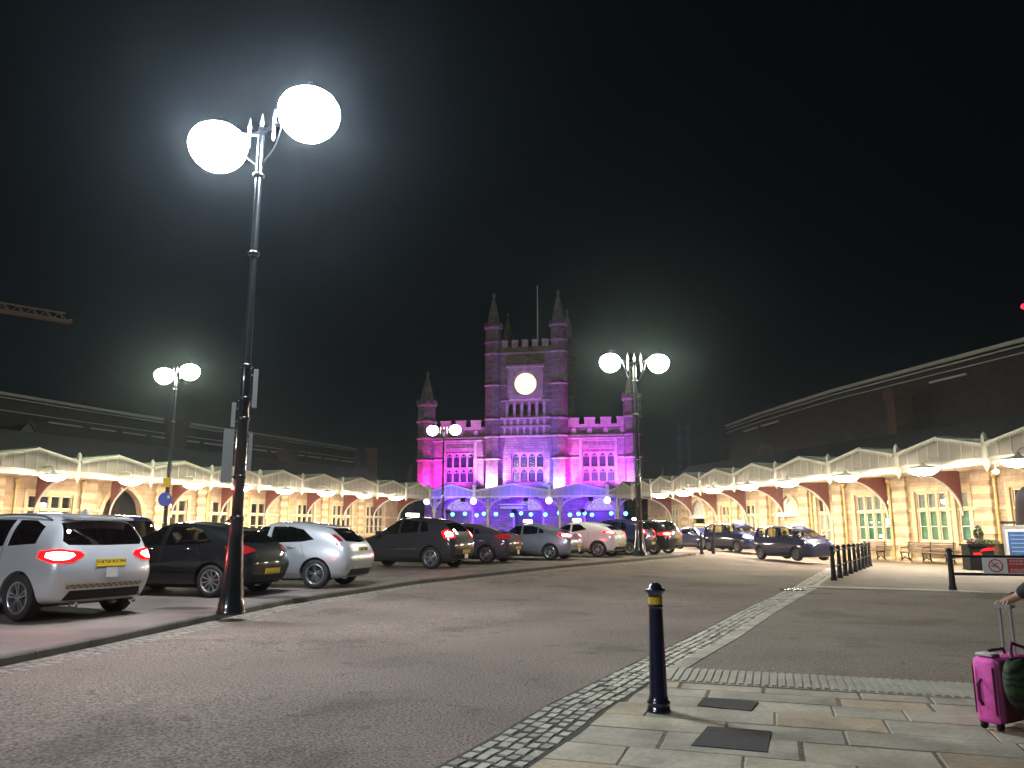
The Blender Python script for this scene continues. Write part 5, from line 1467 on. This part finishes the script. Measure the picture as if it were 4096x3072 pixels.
    for ax in 'LR':
        project(bvh, [(ro + r + .1, T.get('gc', .2) + .02), (fo - r - .1, T.get('gc', .2) + .02), (fo - r - .1, .34), (ro + r + .1, .34)], ax, .006, .012, .12).build('sill', DARK if 'clad' in opts else paintm, root)
        s = MB()
        for x0, z0, x1, z1 in T.get('seams', []):
            n = 8; P = []
            for i in range(n + 1):
                x, z_ = lerp(x0, x1, i / n), lerp(z0, z1, i / n)
                d = Vector((0, -1 if ax == 'L' else 1, 0)); h, nn, _, _ = bvh.ray_cast(Vector((x, 9 if ax == 'L' else -9, z_)), d)
                if h: P.append(h)
            for a, b in zip(P[:-1], P[1:]): s.bar(a, b, .008, .006, up=(0, 1, 0))
        if s.v: s.build('door_seams', INK, root)
        for x in T.get('handles', []):
            h = MB()
            d = Vector((0, -1 if ax == 'L' else 1, 0)); hh, nn, _, _ = bvh.ray_cast(Vector((x, 9 if ax == 'L' else -9, T['belt_r'] - .11)), d)
            if hh: hh2 = hh + nn * .03; h.tube([hh, hh2, hh2 + Vector((.17, 0, 0)), hh + Vector((.17, 0, 0))], .012, 6)
            if h.v: h.build('door_handle', CHROME if 'chrome' in opts else paintm, root)
        mx = T['wb'] - .42; my = (W + .03) * (1 if ax == 'L' else -1); s1 = 1 if ax == 'L' else -1
        mm = MB(); rbox(mm, mx - .08, mx + .1, min(my, my + s1 * .17), max(my, my + s1 * .17), T['belt_f'] + .02, T['belt_f'] + .16, .035, 0, 3); mm.box(mx, mx + .06, min(my - s1 * .12, my), max(my - s1 * .12, my), T['belt_f'] + .0, T['belt_f'] + .04)
        mm.build('door_mirror', paintm, root)
    gcz = T.get('gc', .2)
    project(bvh, [(-W * .74, gcz + .10), (W * .74, gcz + .10), (W * .66, gcz + .24), (-W * .66, gcz + .24)], 'B', .008, .016, .12).build('rear_valance', DARK, root)
    if 'reflectors' in opts:
        for s1 in (1, -1):
            pr = [(W*.60, .46), (W*.80, .50), (W*.80, .56), (W*.60, .53)]; project(bvh, pr if s1 > 0 else mirr(pr), 'B', .008, .014, .06).build('rear_reflector', HEADLENS, root)
    project(bvh, [(-W * .55, gcz + .08), (W * .55, gcz + .08), (W * .5, gcz + .28), (-W * .5, gcz + .28)], 'F', .008, .016, .12).build('front_grille', DARK, root)
    s = MB()
    for yy in (-.35, .35):
        for xx in ((T['wt'] + .05, T['wt'] - .85) if 'seats' in opts or True else ()):
            rbox(s, xx - .08, xx + .06, yy - .22, yy + .22, .5, 1.08 * T['H'] / 1.5, .05); rbox(s, xx - .06, xx + .04, yy - .12, yy + .12, 1.10 * T['H'] / 1.5, 1.26 * T['H'] / 1.5, .04)
    s.build('seats', SEAT, root)
    for ax, nm in ((ro, 0), (fo, 1)):
        for s1 in (1, -1): make_wheel('wheel', root, ax, s1 * (W - .115), r, -s1, spokes, rim)
    u = MB(); u.box(ro - .1, fo + .1, -W + .35, W - .35, gcz - .03, gcz + .15); u.box(ro - .05, ro + .05, -W + .2, W - .2, r - .05, r + .05); u.build('underbody', DARK, root)
    # number plate and what goes with it
    py, pz = T['plate']; d = Vector((1, 0, 0)); hh, nn, _, _ = bvh.ray_cast(Vector((-5, 0, pz)), d)
    if hh:
        ang = math.atan2(nn.z, -nn.x); px = hh.x - .012
        def plate_(w, h_, zc, mtl, nm_, par):
            m = MB(); dz = math.cos(ang) * h_ / 2; dx = math.sin(ang) * h_ / 2
            m.prism([(px - dx * 0, -w/2, zc - dz), (px, w/2, zc - dz), (px + dx, w/2, zc + dz), (px + dx, -w/2, zc + dz)], (-.014, 0, 0)); return m.build(nm_, mtl, par)
        p = plate_(.52, .115, pz, PLATEY, 'number_plate', root)
        if plate and plate != 'bars':
            c = bpy.data.curves.new('lettering', 'FONT'); c.body = plate; c.size = .105; c.align_x = 'CENTER'; c.align_y = 'CENTER'; c.extrude = .001; c.materials.append(INK)
            o = bpy.data.objects.new('lettering', c); COL.objects.link(o); bpy.context.view_layer.update(); tm = bpy.data.meshes.new_from_object(o.evaluated_get(bpy.context.evaluated_depsgraph_get())); bpy.data.objects.remove(o); o = bpy.data.objects.new('lettering', tm); COL.objects.link(o); o.parent = p; o.location = (px - .019 + math.sin(ang) * .05, 0, pz); o.rotation_euler = (R(90) - ang * .0, 0, R(-90)); o.scale = (1.02, 1.0, 1)
        else:
            m = MB(); x = -.22
            for k in range(7):
                if k == 4: x += .045
                m.box(px - .019, px - .016, x, x + .042, pz - .034, pz + .034); x += .057
            m.build('lettering', INK, p)
        if 'taxi_plate' in opts:
            h2, n2, _, _ = bvh.ray_cast(Vector((-5, 0, pz - .15)), d); px = min(h2.x, hh.x) - .014; ang = 0; plate_(.20, .15, pz - .15, PLATEW, 'licence_plate', root)
    if 'checks' in opts:
        m1 = MB()
        for k in range(26):
            for row_ in range(2):
                y0 = -.62 + k * .05
                pr = [(y0, .49 + row_ * .03), (y0 + .05, .49 + row_ * .03), (y0 + .05, .52 + row_ * .03), (y0, .52 + row_ * .03)]
                q = project(bvh, pr, 'B', .004); m1.mesh(q.v, q.f, (k + row_) % 2)
        m1.build('checker_band', [mat('faded_yellow', (.50, .44, .16), .5), mat('faded_grey', (.16, .15, .15), .5)], root)
    if 'rails' in opts:
        for s1 in (1, -1):
            P = []
            for i in range(9):
                x = lerp(T['xrt'] + .25, T['wt'] + .05, i / 8); h, n_, _, _ = bvh.ray_cast(Vector((x, s1 * W * .66, 5)), Vector((0, 0, -1)))
                if h: P.append(h + Vector((0, 0, .045 if 0 < i < 8 else .0)))
            m = MB(); m.tube(P, .018, 6); m.build('roof_rail', ALLOY, root)
    if 'spoiler' in opts:
        m = MB(); x, z_ = T['xrt'], T['roof_r']; hw = W * .62
        m.prism([(x + .12, -hw, z_ - .01), (x + .12, hw, z_ - .01), (x - .13, hw * .93, z_ - .04), (x - .13, -hw * .93, z_ - .04)], (0, 0, .03)); m.build('spoiler', paintm, root)
    if 'fin' in opts:
        m = MB(); m.prism([(T['xrt'] + .3, -.02, T['H'] - .04), (T['xrt'] + .5, -.02, T['H'] - .02), (T['xrt'] + .34, -.02, T['H'] + .055)], (0, .04, 0)); m.build('aerial', paintm, root)
    if 'chrome_line' in opts:
        pass
    if 'exhaust' in opts:
        for s1 in (1, -1):
            m = MB(); m.lathe([(.035, 0), (.04, -.02), (.04, .1), (.033, .1)], 12); m.v = [(.06 + c_, a + s1 * W * .55, b_ + gcz + .03) for a, b_, c_ in m.v]; m.build('exhaust', CHROME, root)
    for op in opts:
        if op.startswith('sign'):
            gm = SIGNAMB if op.endswith('amber') else SIGNHOT
            xs_ = T['wt'] - .25; h, n_, _, _ = bvh.ray_cast(Vector((xs_, 0, 5)), Vector((0, 0, -1))); zz = h.z
            m = MB(); rbox(m, xs_ - .08, xs_ + .08, -.34, .34, zz + .03, zz + .15, .03); q = m.build('roof_sign', gm, root)
            m = MB(); m.box(xs_ - .09, xs_ + .09, -.36, .36, zz - .005, zz + .028); m.build('sign_base', DARK, q)
    return root

def wedge(pts): return pts
HATCH = dict(L=4.34, H=1.53, W=.90, gc=.19, belt_r=1.04, belt_f=.97, roof_r=1.40, xrt=.62, xrb=.16, bz=.64, wt=2.35, wb=3.2, hood_r=1.0, hood_f=.78, r=.325, ro=.84, wbase=2.62,
    side_win=[[(.92, 1.10), (1.22, 1.05), (2.02, 1.02), (2.04, 1.40), (1.62, 1.405), (1.25, 1.33)], [(2.12, 1.02), (2.94, .995), (2.52, 1.36), (2.36, 1.395), (2.13, 1.40)]],
    rear_win=[(.0, 1.03), (.60, 1.06), (.58, 1.22), (.50, 1.345), (0, 1.365)], front_win=[(.60, 1.36), (.74, 1.04), (0, 1.03), (0, 1.40)][::-1],
    tail_r=[(.69, 1.06), (.76, 1.06), (.72, 1.21), (.67, 1.21)], tail_s=[(.24, .96), (.36, .98), (.40, 1.02), (.28, 1.02)],
    head_f=[(.42, .66), (.82, .70), (.80, .80), (.48, .78)], head_s=[(3.70, .74), (4.15, .66), (4.15, .76), (3.75, .84)], plate=(0, .88),
    seams=[(2.08, .42, 2.08, 1.0), (1.10, .72, 1.24, 1.0), (3.12, .4, 3.1, .95)], handles=[1.38, 2.30])
BLK = dict(HATCH, L=4.35, H=1.53, W=.90, belt_r=1.06, roof_r=1.36, xrt=.72, xrb=.20, tail_r=[(.46, .86), (.86, .86), (.86, 1.0), (.74, 1.02), (.46, .95)], tail_s=[(.14, .84), (.55, .90), (.58, 1.0), (.2, 1.0)], plate=(0, .50),
    rear_win=[(.0, 1.06), (.62, 1.09), (.54, 1.30), (0, 1.325)])
SUV = dict(L=4.44, H=1.66, W=.92, gc=.22, belt_r=1.12, belt_f=1.05, roof_r=1.56, xrt=.36, xrb=.13, bz=.68, wt=2.45, wb=3.2, hood_r=1.06, hood_f=.88, r=.35, ro=.86, wbase=2.68,
    side_win=[[(.66, 1.16), (1.34, 1.12), (1.36, 1.53), (.95, 1.52), (.64, 1.42)], [(1.42, 1.12), (2.10, 1.10), (2.12, 1.54), (1.44, 1.535)], [(2.19, 1.10), (3.0, 1.06), (2.58, 1.47), (2.40, 1.53), (2.2, 1.54)]],
    rear_win=[(0, 1.13), (.64, 1.14), (.70, 1.20), (.61, 1.48), (0, 1.51)], front_win=[(0, 1.10), (.74, 1.12), (.60, 1.46), (0, 1.50)],
    tail_r=[(.40, .92), (.62, .87), (.87, .90), (.88, 1.06), (.76, 1.06), (.44, 1.02)], tail_s=[(.08, .90), (.36, .95), (.40, 1.03), (.10, 1.06)],
    head_f=[(.42, .76), (.82, .80), (.80, .92), (.48, .88)], head_s=[(3.8, .84), (4.2, .78), (4.2, .88), (3.85, .94)], plate=(0, .865),
    seams=[(2.15, .42, 2.15, 1.06), (1.38, .8, 1.40, 1.1), (3.1, .4, 3.1, 1.0)], handles=[1.50, 2.34])
CROSS = dict(SUV, L=4.40, H=1.70, W=.90, roof_r=1.55, xrt=.55, xrb=.16, belt_r=1.16, belt_f=1.06, wt=2.35, wb=3.2,
    side_win=[[(.98, 1.22), (1.30, 1.19), (1.32, 1.54), (1.12, 1.50)], [(1.40, 1.18), (2.06, 1.14), (2.08, 1.58), (1.60, 1.585), (1.40, 1.56)], [(2.14, 1.13), (3.0, 1.08), (2.58, 1.47), (2.36, 1.56), (2.15, 1.58)]],
    rear_win=[(0, 1.20), (.62, 1.21), (.55, 1.46), (0, 1.49)], tail_r=[(.50, .98), (.87, .96), (.84, 1.28), (.68, 1.30), (.56, 1.16)], tail_s=[(.12, .98), (.44, 1.04), (.48, 1.13), (.16, 1.14)], plate=(0, .55))
LIFT = dict(L=4.47, H=1.49, W=.90, gc=.17, belt_r=1.07, belt_f=.95, roof_r=1.24, xrt=.88, xrb=.12, bz=.62, wt=2.5, wb=3.36, hood_r=.98, hood_f=.72, r=.32, ro=.92, wbase=2.70,
    side_win=[[(1.18, 1.09), (1.42, 1.06), (1.44, 1.27), (1.30, 1.23)], [(1.50, 1.05), (2.14, 1.01), (2.16, 1.385), (1.75, 1.36), (1.50, 1.30)], [(2.22, 1.0), (3.08, .965), (2.62, 1.34), (2.45, 1.375), (2.23, 1.385)]],
    rear_win=[(0, 1.075), (.56, 1.085), (.52, 1.19), (0, 1.215)], front_win=[(0, 1.01), (.74, 1.02), (.58, 1.32), (0, 1.36)],
    tail_r=[(.40, .90), (.86, .88), (.86, 1.01), (.60, 1.03), (.40, 1.0)], tail_s=[(.10, .88), (.50, .94), (.60, 1.03), (.12, 1.02)],
    head_f=[(.42, .62), (.82, .66), (.80, .75), (.48, .72)], head_s=[(3.85, .70), (4.3, .62), (4.3, .70), (3.9, .78)], plate=(0, .56),
    seams=[(2.19, .4, 2.19, .99), (1.30, .7, 1.46, 1.03), (3.3, .4, 3.25, .93)], handles=[1.60, 2.42])
COUPE = dict(SUV, L=4.36, H=1.56, W=.90, roof_r=1.40, xrt=.62, xrb=.10, belt_r=1.14, belt_f=1.0, wt=2.4, wb=3.2, r=.345, ro=.80, wbase=2.64, bz=.72,
    side_win=[[(1.34, 1.20), (2.06, 1.08), (2.08, 1.43), (1.72, 1.43)], [(2.14, 1.07), (3.0, 1.02), (2.56, 1.37), (2.36, 1.42), (2.15, 1.43)]],
    rear_win=[(0, 1.17), (.60, 1.18), (.50, 1.34), (0, 1.365)], front_win=[(0, 1.06), (.74, 1.07), (.58, 1.37), (0, 1.41)],
    tail_r=[(.50, .98), (.90, .96), (.80, 1.12), (.56, 1.08)], tail_s=[(.02, .96), (.52, 1.06), (.46, 1.12), (.08, 1.08)], plate=(0, .56), seams=[(2.11, .42, 2.11, 1.05), (1.2, .75, 1.3, 1.15)], handles=[2.26])
VAN = dict(L=4.40, H=1.70, W=.90, gc=.20, belt_r=1.10, belt_f=1.07, roof_r=1.64, xrt=.14, xrb=.06, bz=.70, wt=2.88, wb=3.66, hood_r=1.12, hood_f=.98, r=.32, ro=.72, wbase=2.70, Rr=.80, bow=.03,
    side_win=[[(.40, 1.14), (1.10, 1.13), (1.10, 1.56), (.42, 1.55)], [(1.22, 1.12), (2.02, 1.10), (2.02, 1.57), (1.22, 1.57)], [(2.14, 1.10), (3.32, 1.09), (2.92, 1.53), (2.74, 1.57), (2.14, 1.575)]],
    rear_win=[(0, 1.12), (.64, 1.13), (.62, 1.52), (0, 1.55)], front_win=[(0, 1.17), (.76, 1.17), (.66, 1.52), (0, 1.56)],
    tail_r=[(.72, .92), (.88, .90), (.84, 1.40), (.74, 1.42)], tail_s=[(.06, .90), (.20, .92), (.22, 1.38), (.10, 1.40)],
    head_f=[(.44, .78), (.80, .82), (.78, .99), (.50, .95)], head_s=[(4.0, .88), (4.24, .82), (4.22, .96), (4.02, 1.0)], plate=(0, .6),
    seams=[(2.08, .4, 2.08, 1.07), (1.16, .4, 1.16, 1.1), (3.4, .4, 3.35, 1.0)], handles=[1.3, 2.25])
SUV['tail_d'] = [(.34, .98), (.46, .89), (.72, .87), (.98, .95), (.95, 1.05), (.66, 1.08), (.40, 1.04)]
CROSS['tail_d'] = [(.48, 1.02), (.60, .98), (.86, .98), (.92, 1.18), (.78, 1.27), (.54, 1.18)]
LIFT['tail_d'] = [(.34, .95), (.58, .88), (.98, .94), (1.02, 1.03), (.62, 1.05), (.36, 1.01)]
COUPE['tail_d'] = [(.42, 1.03), (.60, .97), (1.0, 1.05), (.99, 1.12), (.66, 1.13), (.46, 1.09)]
BLK['tail_d'] = [(.38, .92), (.64, .85), (.96, .89), (1.0, 1.0), (.64, 1.02)]
SILVERW = paint('silver_white_paint', (.60, .61, .64), .35); BLACKP = paint('black_paint', (.004, .004, .005), .1); SILVER = paint('silver_paint', (.50, .52, .54), .5)
GREYP = paint('charcoal_paint', (.030, .026, .027), .4); GRAPH = paint('graphite_paint', (.05, .055, .075), .4); SILVB = paint('blue_silver_paint', (.36, .38, .46), .5)
WHITEP = paint('white_paint', (.72, .72, .72), .0); BLUEP = paint('dark_blue_paint', (.005, .009, .06), .2); BLUEV = paint('taxi_blue_paint', (.003, .005, .042), .15)
make_car('suv_car', 'silver white SUV taxi at the left edge with blazing red tail lights', 'car', 'suv', SUV, SILVERW, (-7.55, 12.29), -64, tail='hot', rim=ALLOY, spokes=5, glassm=CARGLASSD, plate='VA24 NUM',
    opts=('privacy', 'taxi_plate', 'checks', 'rails', 'spoiler', 'exhaust', 'fin'))
make_car('parked_car', 'black hatchback parked behind the nearest street lamp, beside the silver white SUV', 'car', 'blk', BLK, BLACKP, (-6.07, 16.14), -74, tail='off', rim=ALLOY, spokes=10, plate='bars', opts=('spoiler', 'fin', 'chrome'))
make_car('parked_car', 'silver hatchback with rounded wheel arches between the black and the charcoal cars', 'car', 'hatch', HATCH, SILVER, (-4.51, 18.31), -78, tail='off', spokes=5, glassm=CARGLASSD, plate='bars', opts=('privacy', 'reflectors', 'spoiler'))
make_car('taxi_car', 'charcoal tall hatchback taxi with bright red tail lights in the middle of the row', 'car', 'cross', CROSS, GREYP, (-2.68, 26.18), -66, tail='hot', spokes=5, plate='bars', opts=('taxi_plate', 'privacy', 'sign', 'clad'))
make_car('taxi_car', 'dark graphite saloon partly hidden behind the charcoal taxi', 'car', 'lift', LIFT, GRAPH, (-.97, 29.7), -68, tail='dim', spokes=5, plate='bars', opts=('taxi_plate', 'privacy'))
make_car('taxi_car', 'bluish silver liftback taxi with a lit roof sign and red tail lights', 'car', 'lift', LIFT, SILVB, (1.53, 32.24), -66, tail='hot', spokes=5, plate='bars', opts=('taxi_plate', 'sign'))
make_car('taxi_car', 'white compact crossover taxi with a lit roof sign near the right end of the row', 'car', 'coupe', COUPE, WHITEP, (3.75, 34.84), -62, tail='on', spokes=6, rim=ALLOY, glassm=CARGLASSD, plate='bars', opts=('privacy', 'sign', 'clad'))
make_car('parked_car', 'dark blue car almost hidden between the white crossover and the lamp post', 'car', 'cross', CROSS, BLUEP, (5.5, 37.4), -60, tail='on', plate='bars', opts=())
make_car('parked_car', 'black estate car last in the row, right behind the lamp post', 'car', 'suv', SUV, BLACKP, (6.9, 38.9), -54, tail='on', plate='bars', opts=('rails', 'sign'))
make_car('parked_car', 'tall dark blue car showing only its roof beyond the silver white SUV', 'car', 'van', VAN, BLUEP, (-10.3, 19.2), -70, tail='off', plate='bars', opts=())
make_car('parked_car', 'dark grey car showing only its roof between the silver hatchback and the charcoal taxi', 'car', 'lift', LIFT, GRAPH, (-8.4, 33.5), -70, tail='off', plate='bars', opts=())
V2 = make_car('taxi_van', 'dark blue taxi van in front of the arched window, right one of the pair', 'van', 'van', dict(VAN, side=-1), BLUEV, (12.75, 41.0), 160, zf=gr, tail='off', spokes=9, rim=ALLOYD, opts=('sign',), plate='bars', glassm=VANGLASS)
V1 = make_car('taxi_van', 'dark blue taxi van with headlights on, left one of the pair', 'van', 'van', dict(VAN, side=-1), BLUEV, (12.0, 48.6), 158, zf=gr, tail='off', spokes=9, rim=ALLOYD, opts=('sign', 'heads'), plate='bars', glassm=VANGLASS)
make_car('taxi_car', 'dark blue taxi with an amber roof sign, left of the two vans', 'car', 'hatch', dict(HATCH, side=-1), BLUEP, (11.3, 54.0), 158, zf=gr, tail='off', plate='bars', opts=('sign_amber',))
def bust(root, x, y, z, label):
    M = root.matrix_basis
    p = M @ Vector((x, y, z)); o = empty('person', p, root.rotation_euler.z); tag(o, label, 'person')
    skin_mesh('body', [(0, 0, 0), (0, 0, .25), (0, 0, .38), (.02, 0, .46), (.03, 0, .55), (.03, 0, .63), (0, .17, .34), (.12, .22, .12), (.32, .18, .10), (0, -.17, .34), (.12, -.22, .12), (.32, -.18, .10)], [(0,1),(1,2),(2,3),(3,4),(4,5),(2,6),(6,7),(7,8),(2,9),(9,10),(10,11)], [.15,.15,.10,.055,.09,.075,.065,.045,.035,.065,.045,.035], SKIN, o)
    skin_mesh('jacket', [(0, 0, 0), (0, 0, .25), (0, 0, .36), (0, .17, .34), (.12, .22, .12), (.28, .19, .10), (0, -.17, .34), (.12, -.22, .12), (.28, -.19, .10)], [(0,1),(1,2),(2,3),(3,4),(4,5),(2,6),(6,7),(7,8)], [.17,.17,.115,.08,.06,.05,.08,.06,.05], COAT, o)
    m = MB(); m.lathe([(.10, -.02), (.108, .05), (.08, .11), (0, .135)], 12, (.015, 0, .57)); m.build('hair', HAIR, o)
bust(V2, 2.62, -.35, .72, 'driver sitting in the right dark blue taxi van, seen through its side window')
bust(V1, 2.62, -.35, .72, 'driver sitting in the left dark blue taxi van with headlights on')

# ------------------------------------------------------------------ thin haze added to imitate lens glare round the lamps
HZ = 1
if HZ:
    m = bpy.data.materials.new('lamp_glare_haze'); m.use_nodes = True; nt = m.node_tree; nt.nodes.clear()
    v = nt.nodes.new('ShaderNodeVolumePrincipled'); v.inputs['Color'].default_value = (.74, .88, 1, 1); v.inputs['Density'].default_value = 0.00045; v.inputs['Anisotropy'].default_value = .88
    o = nt.nodes.new('ShaderNodeOutputMaterial'); nt.links.new(v.outputs[0], o.inputs['Volume'])
    hb = MB(); hb.box(-310, 310, -70, 310, -2, 34); tag(hb.build('haze', m), kind='stuff')
